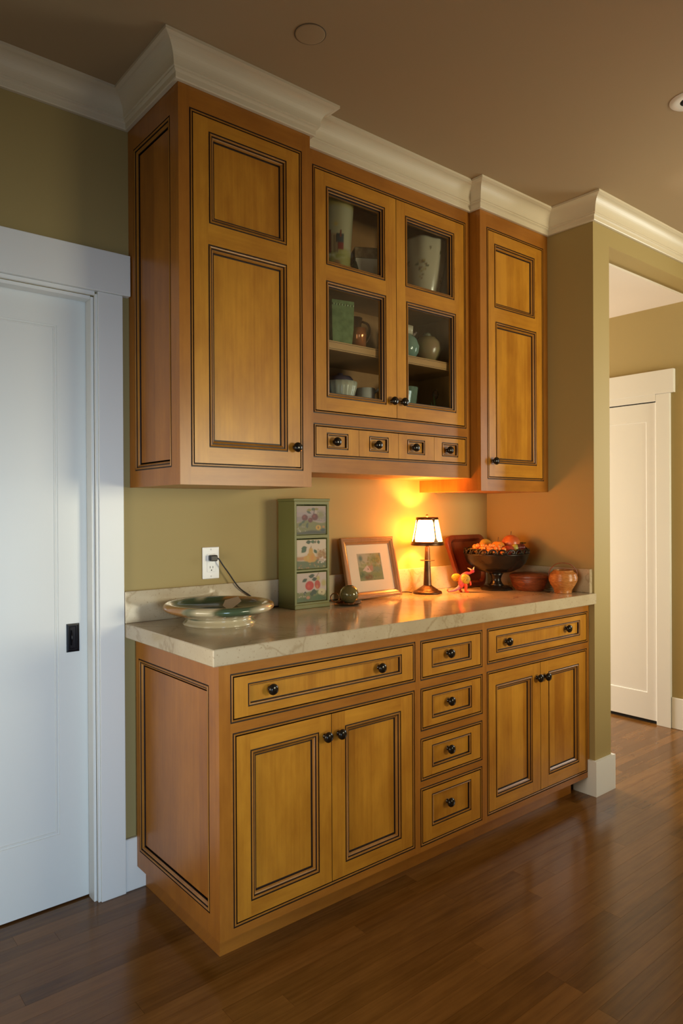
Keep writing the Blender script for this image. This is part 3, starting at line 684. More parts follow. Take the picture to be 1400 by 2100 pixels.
def pic_plum():
    c = Canvas(60, 60, (.36, .27, .22)); c.band(.62, .82, (.30, .22, .24), .6, .03); c.band(.42, .66, (.20, .15, .15), .7, .02, 1)
    c.band(-.1, .46, (.17, .16, .05), 1, .05, 2); c.band(-.1, .12, (.05, .05, .03), 1, .03, 1); c.ell(.82, .68, .2, .22, (.22, .19, .08), 0, .7)
    c.dabs(20, .55, 1, .45, .75, .03, [(.22, .18, .07), (.40, .30, .18), (.13, .12, .05)]); c.dabs(22, 0, .3, .08, .3, .03, [(.42, .34, .26), (.13, .12, .05)])
    for q in ((.36, .84, .14, .06, .1), (.60, .86, -.14, .05, .2)): c.leaf(q[0]-.03, q[1], .2, .06, q[4], (.22, .17, .03))
    c.ell(.57, .88, .07, .06, (.07, .09, .04)); c.line(.62, .88, .57, .68, .012, (.08, .03, .02)); c.ell(.66, .78, .05, .08, (.40, .30, .22))
    for x, y_, r_ in ((.28, .58, .115), (.47, .49, .09), (.62, .60, .125)): c.ell(x, y_, r_, r_*1.1, (.11, .012, .015)); c.ell(x-.02, y_+.03, r_*.5, r_*.5, (.24, .04, .03), 0, .9)
    for x, y_, a in ((.3, .5, 3.9), (.4, .42, 4.3), (.5, .72, 2.6), (.35, .38, 4.8), (.2, .42, 4.0)): c.leaf(x, y_, .2, .045, a, (.05, .07, .045))
    c.ell(.74, .22, .10, .10, (.50, .27, .03), 0, .2); c.ell(.74, .22, .02, .06, (.12, .05, .01)); c.ell(.92, .24, .05, .05, (.40, .17, .04)); c.ell(.9, .12, .12, .08, (.03, .045, .05), 0, .5)
    return c
def pic_pear():
    c = Canvas(60, 60, (.58, .45, .32)); c.band(-.1, .30, (.10, .12, .045), 1, .02); c.band(.26, .44, (.40, .15, .03), .9, .01, 1); c.put((c.X > .55)*1.0*((c.Y > .38) & (c.Y < .46)), (.58, .45, .32))
    c.ell(.85, .45, .22, .2, (.33, .17, .05), 0, .5); c.dabs(25, .68, 1, .40, .66, .04, [(.30, .12, .03), (.42, .27, .10)])
    c.dabs(26, .70, 1, .14, .36, .05, [(.62, .50, .40), (.50, .36, .26), (.25, .10, .04)])
    for x, y_, a, b_ in ((.34, .34, .13, .12), (.56, .32, .13, .14), (.45, .30, .12, .13)): c.ell(x, y_, a, b_, (.50, .26, .04), 0, .3)
    c.ell(.48, .40, .15, .18, (.52, .26, .035), 0, .2); c.ell(.48, .58, .085, .16, (.50, .27, .04), 0, .3); c.ell(.53, .36, .07, .16, (.55, .20, .025), 0, .8); c.ell(.38, .36, .05, .1, (.48, .33, .06), 0, .8)
    c.line(.48, .70, .49, .78, .012, (.18, .08, .02))
    for x, y_, L, wd, a, k in ((.34, .72, .26, .09, 3.9, 1), (.36, .74, .22, .08, 3.4, 1), (.58, .66, .2, .06, -1.0, 1), (.50, .93, .2, .08, 3.3, .7), (.46, .93, .18, .07, -.1, 1.2), (.72, .98, .16, .06, -1.3, 1), (.66, .98, .14, .04, -1.9, 1.5)):
        c.leaf(x, y_, L, wd, a, (.035*k, .075*k, .025*k))
    c.line(.66, .98, .58, .86, .010, (.25, .12, .05)); c.dabs(16, 0, 1, 0, .13, .04, [(.42, .14, .04), (.40, .26, .06), (.14, .14, .05)])
    return c
def pic_apple():
    c = Canvas(60, 60, (.50, .38, .30)); c.band(-.1, .36, (.16, .17, .05), 1, .03); c.band(-.1, .16, (.07, .11, .035), 1, .03, 1); c.ell(.92, .6, .12, .16, (.42, .33, .10), 0, .6); c.ell(.72, .78, .08, .12, (.42, .33, .10), 0, .5)
    c.ell(.43, .54, .155, .175, (.46, .025, .015), 0, .12); c.ell(.40, .52, .07, .1, (.58, .07, .03), 0, .8)
    c.ell(.70, .56, .105, .17, (.42, .045, .02), .1, .15); c.ell(.69, .48, .06, .1, (.52, .17, .04), 0, .8)
    for x, y_, L, wd, a in ((.50, .74, .2, .08, .2), (.58, .84, .2, .07, 2.9), (.36, .80, .22, .07, 3.7), (.42, .90, .2, .06, .0), (.60, .42, .2, .07, -2.0), (.50, .34, .2, .08, -1.5), (.30, .36, .16, .05, -1.9), (.62, .20, .2, .08, 1.7)): c.leaf(x, y_, L, wd, a, (.028, .05, .022))
    c.line(.64, .80, .74, .97, .012, (.16, .06, .02)); c.ell(.85, .28, .135, .135, (.58, .47, .26), 0, .12); c.ell(.85, .28, .02, .03, (.16, .09, .03))
    c.dabs(24, 0, .3, .15, .34, .03, [(.56, .45, .36), (.20, .18, .06)]); c.ell(.38, .12, .08, .07, (.46, .20, .10), 0, .4); c.ell(.10, .05, .16, .1, (.08, .13, .04), 0, .6); c.ell(.75, .10, .2, .14, (.06, .12, .04), 0, .5)
    return c
for (a, c), pic, nm in zip(dr, (pic_plum(), pic_pear(), pic_apple()), ('drawer front painted with plums', 'drawer front painted with pears', 'drawer front painted with red apples')):
    o = MB().bbox(GX0+.0105, GX1-.0105, -GY+.0035, -GY+.03, a+.0015, c-.004, .0015).build('drawer', G_, t); o['label'] = nm
    p = MB(); pic.mesh(p, front(GY-.0033), GX0+.0125, GX1-.0125, a+.004, c-.0065, 0); p.build('painting', painted('painted drawer front', .45), o)

# leaning framed watercolour
t = thing('framed_picture', (1.037, -.09, ZC), 'small wood framed watercolour of a cottage leaning on the upstand', 'picture')
ang = math.asin(.060/.262); Wf, Hf = .303, .262
L_ = Matrix.Translation((.8865, -.0935, ZC+.0045)) @ Matrix.Rotation(-ang, 4, 'X')
fl_ = lambda u, v, w: tuple(L_ @ Vector((u, -w, v)))
b = MB(); b.ring(fl_, (0, Wf, 0, Hf), [(0, -.004), (0, .011), (.003, .0125), (.010, .0125), (.012, .0105), (.016, .0105), (.020, .0085), (.026, .0045), (.028, .0045), (.030, .001), (.030, -.002)], [0]*10)
b.build('frame', wood('fruitwood frame', (.21, .095, .032), (.32, .155, .055), 'z', rough=.35), t)
b = MB(); b.grid(fl_, (.0295, Wf-.0295, .0295, Hf-.0295), [(.083, Wf-.083, .075, Hf-.068)], 0, 0, 0); b.ring(fl_, (.083, Wf-.083, .075, Hf-.068), [(0, 0), (.0015, -.0015)], 0); b.build('mat_board', plain('cream mat board', (.62, .52, .38), .7), t)
MB().prism([(.004, .004), (Wf-.004, .004), (Wf-.004, Hf-.004), (.004, Hf-.004)], fl_, -.0035, -.0022).build('backing_board', plain('brown card', (.2, .13, .07), .8), t)
c = Canvas(64, 56, (.45, .40, .28)); c.band(-.1, .55, (.24, .26, .12), 1, .05); c.ell(.3, .55, .3, .12, (.34, .35, .15), 0, .7); c.ell(.15, .82, .12, .16, (.12, .19, .15), 0, .7); c.ell(.72, .75, .32, .32, (.20, .23, .08), 0, .8); c.ell(.90, .82, .12, .22, (.40, .27, .06), 0, .7)
c.dabs(60, .4, 1, .5, 1, .06, [(.13, .17, .05), (.26, .28, .09), (.38, .33, .10), (.30, .20, .05)], .6); c.dabs(26, .0, .4, .35, .7, .05, [(.30, .32, .15), (.20, .25, .12), (.38, .37, .2)], .5)
c.ell(.42, .38, .17, .10, (.62, .46, .38), 0, .2); c.put(((c.Y < .56-.9*np.abs(c.X-.38)) & (c.Y > .36))*1.0, (.62, .46, .38)); c.put(((c.Y > .34) & (c.Y < .55) & (c.X > .42+.5*(.52-c.Y)) & (c.X < .62))*1.0*((c.Y < .54)), (.42, .22, .15)); c.ell(.4, .41, .02, .04, (.15, .1, .08)); c.line(.57, .52, .57, .6, .02, (.40, .20, .13))
c.ell(.78, .38, .22, .14, (.18, .25, .17), 0, .6); c.ell(.75, .18, .3, .12, (.20, .24, .09), 0, .6); c.ell(.38, .12, .24, .14, (.20, .11, .045), 0, .5); c.ell(.12, .2, .16, .15, (.09, .15, .07), 0, .6); c.dabs(30, 0, 1, 0, .35, .05, [(.12, .18, .08), (.25, .24, .09), (.17, .21, .13)], .5)
b = MB(); c.mesh(b, fl_, .084, Wf-.084, .076, Hf-.069, -.0014); b.build('watercolour', painted('watercolour paper', .7), t)
MB().prism([(.0298, .0298), (Wf-.0298, .0298), (Wf-.0298, Hf-.0298), (.0298, Hf-.0298)], fl_, .0006, .0014).build('glass', glass_thin('picture glass', (1, 1, 1), .03), t)

# glass ball on a leaf dish
bx, by = .829, -.168
t = thing('glass_ball', (bx, by, ZC), 'olive glass ball candle holder with ring handle on leaf dish', 'candle holder')
lf = MB(); n = 40; rim = []
for k in range(n):
    a = 2*PI*k/n; r_ = .052*(1+.10*math.cos(5*a))*(1+.25*max(0, math.cos(a-.5))**6+.2*max(0, math.cos(a-3.4))**6); rim.append((a, r_))
vs = [(bx, by, ZC+.004)]; 
for s_, h_ in ((.45, .0015), (.75, .005), (1.0, .0125)): vs += [(bx+r_*s_*math.cos(a), by+r_*s_*math.sin(a), ZC+h_+.002*s_*math.cos(5*a)) for a, r_ in rim]
fs = [(0, 1+k, 1+(k+1) % n) for k in range(n)] + [(1+j*n+k, 1+(j+1)*n+k, 1+(j+1)*n+(k+1) % n, 1+j*n+(k+1) % n) for j in range(2) for k in range(n)]
vs2 = [(x, y_, z-.0022 if i else z-.0035) for i, (x, y_, z) in enumerate(vs)]; vs2 = [(x, y_, max(z, ZC+.0003)) for x, y_, z in vs2]
m_ = len(vs); fs2 = [tuple(m_+i for i in f[::-1]) for f in fs]; fs3 = [(1+2*n+k, m_+1+2*n+k, m_+1+2*n+(k+1) % n, 1+2*n+(k+1) % n) for k in range(n)]
lf.add(vs+vs2, fs+fs2+fs3, 0, True); lf.build('leaf_dish', plain('dark amber metal', (.10, .045, .015), .22, .8), t)
b = MB(); b.shell(bx, by, [(.001, ZC+.0062), (.016, ZC+.008), (.029, ZC+.018), (.0375, ZC+.034), (.0385, ZC+.046), (.034, ZC+.061), (.024, ZC+.073), (.017, ZC+.0765), (.0155, ZC+.078), (.0155, ZC+.076), (.022, ZC+.071), (.031, ZC+.060), (.035, ZC+.046), (.034, ZC+.034), (.027, ZC+.021), (.015, ZC+.0115), (.001, ZC+.010)], 40)
b.build('globe', glass_solid('olive glass', (.36, .32, .13)), t)
MB().lathe(bx, by, [(0, ZC+.0125), (.015, ZC+.0135), (.016, ZC+.028), (0, ZC+.030)], 20).build('candle', plain('amber wax', (.30, .14, .04), .5), t)
dx, dy = -.769, .639
MB().tube([(bx+dx*(.058+.0175*math.cos(a)), by+dy*(.058+.0175*math.cos(a)), ZC+.030+.0175*math.sin(a)) for a in np.linspace(0, 2*PI, 25)], .0022, 8).build('ring_handle', plain('amber brass', (.22, .10, .03), .25, .9), t)

# table lamp
lx, ly = 1.35, -.103
t = thing('table_lamp', (lx, ly, ZC), 'lit bronze table lamp with strapped conical glass shade', 'lamp')
BZ = mottled('aged bronze', (.06, .032, .014), (.12, .065, .03), 25, .38, .75, .03)
Z = lambda h: ZC+h
MB().lathe(lx, ly, [(0, Z(.0005)), (.0655, Z(.0005)), (.0665, Z(.004)), (.064, Z(.009)), (.055, Z(.013)), (.048, Z(.0155)), (.046, Z(.019)), (.038, Z(.024)), (.024, Z(.033)), (.0195, Z(.037)), (0, Z(.037))], 40).build('base', BZ, t)
MB().lathe(lx, ly, [(.019, Z(.0365)), (.0185, Z(.045)), (.0108, Z(.205)), (.0108, Z(.212))], 12, sm=False).build('stem', BZ, t)
MB().lathe(lx, ly, [(.012, Z(.146)), (.033, Z(.149)), (.0345, Z(.1505)), (.033, Z(.152)), (.012, Z(.150))], 40).build('drip_disc', BZ, t)
MB().lathe(lx, ly, [(0, Z(.212)), (.008, Z(.212)), (.009, Z(.222)), (.006, Z(.226)), (.009, Z(.23)), (.009, Z(.262)), (0, Z(.262))], 16).build('socket', BZ, t)
r0, r1, z0, z1 = .0725, .0480, .222, .346
def rz(h): return r0+(r1-r0)*(h-z0)/(z1-z0)
MB().shell(lx, ly, [(.0735, Z(.2185)), (.0745, Z(.222)), (rz(.236)+.0015, Z(.236)), (rz(.236)-.003, Z(.236)), (.0695, Z(.222)), (.0705, Z(.2185)), (.0735, Z(.2185))], 48).build('lower_rim', BZ, t)
MB().shell(lx, ly, [(rz(.334)+.0015, Z(.334)), (r1+.0015, Z(.346)), (r1-.003, Z(.346)), (rz(.334)-.003, Z(.334)), (rz(.334)+.0015, Z(.334))], 48).build('upper_rim', BZ, t)
gm = emissive('lit glass', (1, .33, .05), 50.0)
MB().shell(lx, ly, [(rz(.233)-.001, Z(.233)), (rz(.337)-.001, Z(.337)), (rz(.337)-.0025, Z(.337)), (rz(.233)-.0025, Z(.233)), (rz(.233)-.001, Z(.233))], 48).build('glass_shade', gm, t)
va = math.atan2(-2.3142-ly, -.9899-lx)
for k in range(4):
    a0 = va + math.radians(-33+90*k-0); a0 = va + math.radians(33) + k*PI/2
    b = MB(); vs = []; fs = []
    hs = [.230, .240, .246, .252, .318, .324, .330, .338]; wd = [.30, .27, .17, .085, .085, .12, .22, .30]
    for h, q in zip(hs, wd):
        rr = rz(h)+.0008
        for da, dr_ in ((-q/2, .0), (-q/2, .0022), (q/2, .0022), (q/2, .0)): vs.append((lx+(rr+dr_)*math.cos(a0+da), ly+(rr+dr_)*math.sin(a0+da), Z(h)))
    for i in range(len(hs)-1):
        for j in range(4): fs.append((i*4+j, i*4+(j+1) % 4, (i+1)*4+(j+1) % 4, (i+1)*4+j))
    fs += [(0, 1, 2, 3), tuple(4*(len(hs)-1)+j for j in range(4))]
    b.add(vs, fs); b.build('strap', BZ, t)
for k in range(2):
    a0 = va+math.radians(33)+k*PI/2; MB().tube([(lx+.046*math.cos(a0), ly+.046*math.sin(a0), Z(.3445)), (lx-.046*math.cos(a0), ly-.046*math.sin(a0), Z(.3445))], .0014, 6).build('spider', BZ, t)
MB().lathe(lx, ly, [(.003, Z(.345)), (.003, Z(.349)), (.0055, Z(.352)), (.0055, Z(.356)), (.003, Z(.359)), (0, Z(.3595))], 16).build('finial', BZ, t)
MB().lathe(lx, ly, [(0, Z(.262)), (.010, Z(.262)), (.011, Z(.272)), (.0085, Z(.282)), (0, Z(.284))], 16).build('bulb_neck', M['plate'], t)
pl_ = bpy.data.lights.new('bulb', 'POINT'); pl_.energy = 20; pl_.color = (1, .36, .07); pl_.shadow_soft_size = .012
po = bpy.data.objects.new('bulb', pl_); COL.objects.link(po); po.location = (lx, ly, Z(.300))

# carved winged creature
fx, fy = 1.492, -.19
t = thing('carved_creature', (fx, fy, ZC), 'small bright pink and yellow winged creature beside the lamp', 'figurine')
rx, ry = .769, .639      # picture-plane directions: right / away
def A(u, h, d=0): return (fx+u*rx+d*.639, fy+u*-ry*1+d*.769, ZC+h)
PINK = mottled('pink paint', (.42, .02, .07), (.62, .07, .05), 120, .5, 0, 0); ORG_ = plain('orange paint', (.60, .05, .008), .5)
PUR = mottled('violet dotted paint', (.18, .03, .13), (.45, .20, .28), 260, .5, 0, 0); YEL = mottled('yellow dotted paint', (.14, .10, .005), (.55, .38, .01), 260, .5, 0, 0)
def tb(pts, rad, n=10): return MB().tube(spline(pts, 5), list(np.interp(np.linspace(0, 1, len(spline(pts, 5))), np.linspace(0, 1, len(rad)), rad)), n)
tb([A(-.012, .022), A(-.006, .036), A(-.002, .056), A(.004, .074), A(.016, .086), A(.030, .088), A(.040, .092)], [.009, .015, .016, .014, .009, .006, .006]).build('body', PINK, t)
MB().ball(A(.045, .097), (.011, .009, .0085), 14).build('head', PINK, t)
tb([A(.040, .102), A(.032, .108), A(.022, .112)], [.004, .003, .0008]).build('horn', plain('cream paint', (.75, .6, .3), .5), t)
tb([A(.048, .102), A(.050, .110), A(.053, .117)], [.004, .003, .0008]).build('horn', plain('cream paint', (.75, .6, .3), .5), t)
rotw = Matrix.Rotation(math.atan2(-ry, rx), 3, 'Z')
MB().ball(A(-.028, .068, .01), (.023, .006, .018), 18, rot=rotw).build('wing', YEL, t)
MB().ball(A(.012, .062, -.014), (.021, .006, .023), 18, rot=rotw @ Matrix.Rotation(-.4, 3, 'Y')).build('wing', YEL, t)
tb([A(-.006, .040), A(-.016, .024), A(-.034, .012), A(-.052, .007), A(-.068, .004)], [.011, .009, .007, .0045, .002]).build('tail', PUR, t)
tb([A(.010, .045, -.008), A(.013, .028, -.009), A(.012, .012, -.009), A(.014, .005, -.010), A(.026, .004, -.013)], [.009, .008, .006, .005, .003]).build('leg', ORG_, t)
tb([A(-.012, .030, .010), A(-.011, .016, .010), A(-.010, .005, .010), A(-.001, .004, .008)], [.008, .006, .005, .003]).build('leg', ORG_, t)
tb([A(.022, .060, -.010), A(.031, .050, -.013), A(.034, .038, -.014), A(.030, .034, -.014)], [.005, .005, .004, .0015]).build('arm', ORG_, t)
tb([A(-.066, .005), A(-.071, .011), A(-.065, .017)], [.002, .003, .0008]).build('tail_tip', ORG_, t)

# dark wooden tray leaning in the corner
t = thing('wooden_tray', (1.70, -.06, ZC), 'dark reddish wooden tray leaning on the wall behind the fruit bowl', 'tray')
TW, TH = .29, .258
at_ = math.asin(.055/.26); TM = Matrix.Translation((1.545, -.0835, ZC+.001)) @ Matrix.Rotation(-at_, 4, 'X')
ft = lambda u, v, w: tuple(TM @ Vector((u, -w, v)))
def outl(q, n=8):
    taper = lambda v: .055*(1-min(1, max(0, v/TH)))**1.3
    R_ = .045-q*.5; pts = []
    for cx, cz, a0 in ((TW-q-R_, q+R_, -PI/2), (TW-q-R_, TH-q-R_, 0), (q+R_, TH-q-R_, PI/2), (q+R_, q+R_, PI)):
        for i in range(n+1): a = a0+PI/2*i/n; pts.append((cx+R_*math.cos(a), cz+R_*math.sin(a)))
    return [(u+(taper(v) if u < TW/2 else -taper(v))*(abs(u-TW/2)/(TW/2)), v) for u, v in pts]
b = MB(); lv = [(0, -.008), (0, .010), (.004, .012), (.020, .012), (.026, .006), (.032, -.001)]; Ls = [[ft(u, v, wv) for u, v in outl(q)] for q, wv in lv]; n = len(Ls[0])
for i in range(len(Ls)-1): b.add(Ls[i]+Ls[i+1], [(k, (k+1) % n, n+(k+1) % n, n+k) for k in range(n)], 0)
b.add(Ls[-1], [tuple(range(n))]); b.add(Ls[0], [tuple(range(n))[::-1]])
b.build('tray', wood('dark mahogany', (.085, .016, .006), (.16, .036, .012), 'z', rough=.25), t)

# pedestal bowl
px, py = 1.703, -.216
t = thing('pedestal_bowl', (px, py, ZC), 'dark bronze pedestal bowl with scrolled leaf rim', 'bowl')
BB = mottled('dark bronze bowl', (.012, .010, .008), (.032, .023, .016), 14, .27, .5, .08)
MB().lathe(px, py, [(.078, Z(.0005)), (.078, Z(.007)), (.070, Z(.014)), (.058, Z(.018)), (.035, Z(.021))], 8, sm=False, rot=PI/8).build('foot', BB, t)
MB().lathe(px, py, [(.036, Z(.0205)), (.030, Z(.028)), (.0235, Z(.040)), (.022, Z(.052)), (.026, Z(.066)), (.034, Z(.078))], 32).build('stem', BB, t)
MB().shell(px, py, [(.001, Z(.0775)), (.034, Z(.078)), (.075, Z(.087)), (.110, Z(.103)), (.136, Z(.127)), (.147, Z(.150)), (.151, Z(.166)), (.154, Z(.170)), (.152, Z(.174)), (.146, Z(.172)), (.141, Z(.152)), (.128, Z(.130)), (.10, Z(.108)), (.06, Z(.094)), (.001, Z(.09))], 56).build('basin', BB, t)
for k in range(22):
    a = 2*PI*k/22; b = MB(); ca, sa = math.cos(a), math.sin(a); tx_, ty_ = -sa, ca
    def Q(u, h, rr=.149): return (px+rr*ca+u*tx_, py+rr*sa+u*ty_, Z(h))
    b.tube(spline([Q(-.024, .174), Q(-.018, .186), Q(-.004, .194), Q(.010, .190), Q(.013, .181), Q(.005, .177), Q(.000, .182)], 4), [.0045]*24+[.003]*1, 6); b.build('rim_scroll', BB, t)

# fruit in the bowl: each piece its own thing
def fruit(name, u, d, h, r, label, cat, mat, stem_=False, wob=None, rot=None, group=None):
    c = (px+u*.769+d*.639, py-u*.639+d*.769, Z(h))
    t = thing(name, (c[0], c[1], c[2]-(r[2] if hasattr(r, '__len__') else r)), label, cat, group)
    MB().ball(c, r, 24, rot=rot, wob=wob).build('flesh', mat, t)
    if stem_: rr = r[2] if hasattr(r, '__len__') else r; MB().tube(spline([(c[0], c[1], c[2]+rr*.85), (c[0]+.002, c[1], c[2]+rr+.008), (c[0]+.006, c[1]+.002, c[2]+rr+.016)], 4), .0018, 6).build('stalk', plain('dry stalk', (.08, .04, .015), .7), t)
    return t
dent = lambda a, th: 1-.12*math.exp(-(th/.35)**2)
fruit('mango', -.030, .062, .200, (.050, .030, .034), 'yellow green mango at the back of the pedestal bowl', 'mango', mottled('mango skin', (.42, .20, .02), (.34, .28, .04), 14, .35, 0, 0), rot=Matrix.Rotation(.5, 3, 'Y'))
fruit('peach', .004, -.02, .198, .034, 'orange peach in the middle of the pedestal bowl', 'peach', mottled('peach skin', (.62, .20, .02), (.66, .30, .03), 12, .45, 0, 0), True, dent)
fruit('plum', .045, -.062, .182, (.031, .030, .032), 'dark red plum at the front of the pedestal bowl', 'plum', mottled('plum skin', (.22, .025, .02), (.42, .08, .03), 10, .25, 0, 0), False, dent)
fruit('pomegranate', .074, .018, .218, (.044, .044, .040), 'large red pomegranate atop the pedestal bowl', 'pomegranate', mottled('pomegranate skin', (.38, .06, .02), (.55, .17, .03), 12, .35, 0, 0), True, lambda a, th: 1+.02*math.sin(5*a)*math.sin(th))
fruit('lime', .076, -.058, .196, (.019, .017, .022), 'small yellow green lime before the pomegranate', 'lime', mottled('lime skin', (.30, .26, .04), (.44, .40, .08), 18, .4, 0, 0))
def berries(name, label, spots, r, mat, lift=0):
    t = thing(name, (px, py, Z(.16)), label, 'berries'); me = MB().ball((0, 0, 0), r, 12).build('berry', mat); dat = me.data; bpy.data.objects.remove(me)
    for i, (u, d, h) in enumerate(spots): o = obj('berry', dat, t, None, (px+u*.769+d*.639, py-u*.639+d*.769, Z(h))); s_ = .85+.3*((i*37) % 10)/10; o.scale = (s_, s_, s_)
    return t
sp1 = []
for i in range(24):
    u = -.118+.128*((i*7) % 24)/23; rowk = (i*5) % 3; d = -math.sqrt(max(0, .135**2-u*u))*(.86-.12*rowk); sp1.append((u+.004*math.sin(i*3), d, .183+.0125*rowk+.004*math.sin(i*1.7)))
berries('berry_bunch', 'bunch of shiny orange berries spilling over the bowl rim', sp1, .0112, mottled('orange berry', (.66, .16, .03), (.75, .30, .06), 40, .2, 0, 0))
sp2 = []
for i in range(15):
    u = .084+.038*((i*4) % 15)/14; rowk = i % 3; d = -math.sqrt(max(0, .132**2-u*u))*(.9-.3*rowk)+.0; sp2.append((u, d, .187+.011*rowk+.004*math.sin(i*2.1)))
berries('grape_bunch', 'bunch of dark red grapes at the wall side of the bowl', sp2, .0105, plain('dark grape', (.09, .012, .012), .15))
def leafthing(name, label, base, tip, wd, mat, n=3):
    t = thing(name, base, label, 'leaf'); P0, P1 = Vector(base), Vector(tip)
    for k in range(n):
        d = (P1-P0); d.rotate(Matrix.Rotation((k-(n-1)/2)*.8, 3, 'Z')); s_ = d.cross(Vector((0, 0, 1))).normalized(); b = MB(); vs = []; N = 7
        for i in range(N+1):
            q = i/N; c = P0+d*q+Vector((0, 0, .012*math.sin(q*PI))); wv = wd*math.sin(PI*min(1, q*.96+.04))**.8*(1+.15*math.sin(q*20)); vs += [c-s_*wv, c+Vector((0, 0, -.003)), c+s_*wv]
        fs = [(i*3+j, i*3+j+1, i*3+j+4, i*3+j+3) for i in range(N) for j in (0, 1)]; vs2 = [v-Vector((0, 0, .0008)) for v in vs]; m_ = len(vs)
        b.add(vs+vs2, fs+[tuple(m_+i for i in f[::-1]) for f in fs], 0, True); b.build('leaf_blade', mat, t)
    return t
def B3(u, d, h): return (px+u*.769+d*.639, py-u*.639+d*.769, Z(h))
leafthing('leaf_sprig', 'dull green leaves tucked at the lamp side of the bowl', B3(-.10, -.075, .178), B3(-.142, -.10, .196), .013, plain('dull green leaf', (.20, .17, .04), .5))
leafthing('leaf_sprig', 'dark green leaves by the grapes in the bowl', B3(.10, .0, .185), B3(.135, .02, .222), .014, plain('dark green leaf', (.022, .03, .012), .4))

# two coiled baskets
def basket_prof(pts, coil, amp):
    out = []; z0, z1 = pts[0][1], pts[-1][1]; n = int((z1-z0)/coil)*4
    for i in range(n+1):
        z = z0+(z1-z0)*i/n; r = np.interp(z, [p[1] for p in pts], [p[0] for p in pts]); out.append((float(r)+amp*abs(math.sin(PI*(z-z0)/coil)), float(z)))
    return out
b1x, b1y = 1.782, -.345
t = thing('lidded_basket', (b1x, b1y, ZC), 'low oval reddish lidded basket on the worktop', 'basket')
RW = mottled('red brown cane', (.13, .026, .008), (.26, .065, .018), 60, .32, 0, .1, stretch=(1, 1, 6)); OW = mottled('golden cane', (.30, .10, .022), (.50, .21, .055), 60, .24, 0, .1, stretch=(1, 1, 6))
ro = 0
def oval(prof): return prof
b = MB(); b.lathe(0, 0, [(0, ZC+.0005)]+basket_prof([(.056, ZC+.0005), (.066, ZC+.015), (.076, ZC+.040), (.080, ZC+.060)], .0055, .0012)+[(0, ZC+.0602)], 48, sx=.80, sy=1.12)
b.xf(Matrix.Translation((b1x, b1y, 0)) @ Matrix.Rotation(.35, 4, 'Z')); b.build('body', RW, t)
b = MB(); b.lathe(0, 0, [(0, ZC+.0606)]+basket_prof([(.0835, ZC+.0606), (.0835, ZC+.070), (.078, ZC+.078), (.060, ZC+.083)], .0050, .001)+[(0, ZC+.0845)], 48, sx=.80, sy=1.12)
b.xf(Matrix.Translation((b1x, b1y, 0)) @ Matrix.Rotation(.35, 4, 'Z')); b.build('lid', RW, t)
b2x, b2y = 1.812, -.505
t = thing('handled_basket', (b2x, b2y, ZC), 'round golden coiled basket with a thin arched handle', 'basket')
b = MB(); b.shell(b2x, b2y, [(.001, ZC+.0005)]+basket_prof([(.036, ZC+.0005), (.040, ZC+.016), (.054, ZC+.038), (.0625, ZC+.058), (.0635, ZC+.072), (.058, ZC+.088), (.045, ZC+.099), (.042, ZC+.104)], .0042, .0010)+[(.038, ZC+.104), (.040, ZC+.098), (.055, ZC+.08), (.056, ZC+.06), (.035, ZC+.02), (.001, ZC+.006)], 56); b.build('body', OW, t)
MB().tube(spline([(b2x-.063*.769, b2y+.063*.639, ZC+.070), (b2x-.061*.769, b2y+.061*.639, ZC+.100), (b2x-.035*.769, b2y+.035*.639, ZC+.128), (b2x, b2y, ZC+.136), (b2x+.035*.769, b2y-.035*.639, ZC+.128), (b2x+.061*.769, b2y-.061*.639, ZC+.100), (b2x+.063*.769, b2y-.063*.639, ZC+.070)], 6), .0022, 8).build('handle', RW, t)

# ================================================================== THINGS BEHIND THE CABINET GLASS
S2, S1, S0 = 2.1725, 1.9275, 1.6435       # shelf tops: upper, middle, cabinet floor
# painted tin vase
tx, ty = .742, -.195
t = thing('painted_vase', (tx, ty, S2), 'tall cream vase painted with a red house on the top shelf', 'vase')
cv = Canvas(160, 100, (.40, .36, .22)); cv.band(.86, 1.2, (.42, .30, .06)); cv.band(-.2, .36, (.30, .27, .07), 1, .05, 1); cv.band(-.2, .14, (.36, .27, .05), 1, .02)
cx_ = .5; 
for k in (-.33, 0, .33):
    X0 = cx_+k
    cv.ell(X0-.06, .42, .05, .12, (.10, .11, .05), 0, .3); cv.put(((np.abs(cv.X-X0) < .035) & (cv.Y > .34) & (cv.Y < .55))*1.0, (.36, .26, .14))
    for j in range(4): cv.put(((np.abs(cv.X-(X0-.028+.018*j)) < .004) & (cv.Y > .33) & (cv.Y < .54))*1.0, (.08, .05, .03))
    cv.put(((cv.X > X0+.03) & (cv.X < X0+.085) & (cv.Y > .36) & (cv.Y < .46))*1.0, (.20, .02, .015)); cv.put(((cv.X > X0+.01) & (cv.X < X0+.085) & (cv.Y > .45) & (cv.Y < .55))*1.0, (.03, .04, .05))
    cv.put(((np.abs(cv.X-(X0-.05)) < .012) & (cv.Y > .33) & (cv.Y < .60))*1.0, (.17, .03, .02)); cv.put(((np.abs(cv.X-(X0+.055)) < .010) & (cv.Y > .52) & (cv.Y < .60))*1.0, (.17, .03, .02)); cv.ell(X0+.01, .66, .03, .03, (.5, .36, .12), 0, .5); cv.ell(X0+.02, .2, .05, .06, (.28, .13, .05), .4, .5)
vb = math.atan2(-2.3142-ty, -.9899-tx)
H_ = .318
tc_ = lambda a, z, r: cv.at(((a-vb)/(2*PI)+10.5) % 1, (z-S2)/H_)
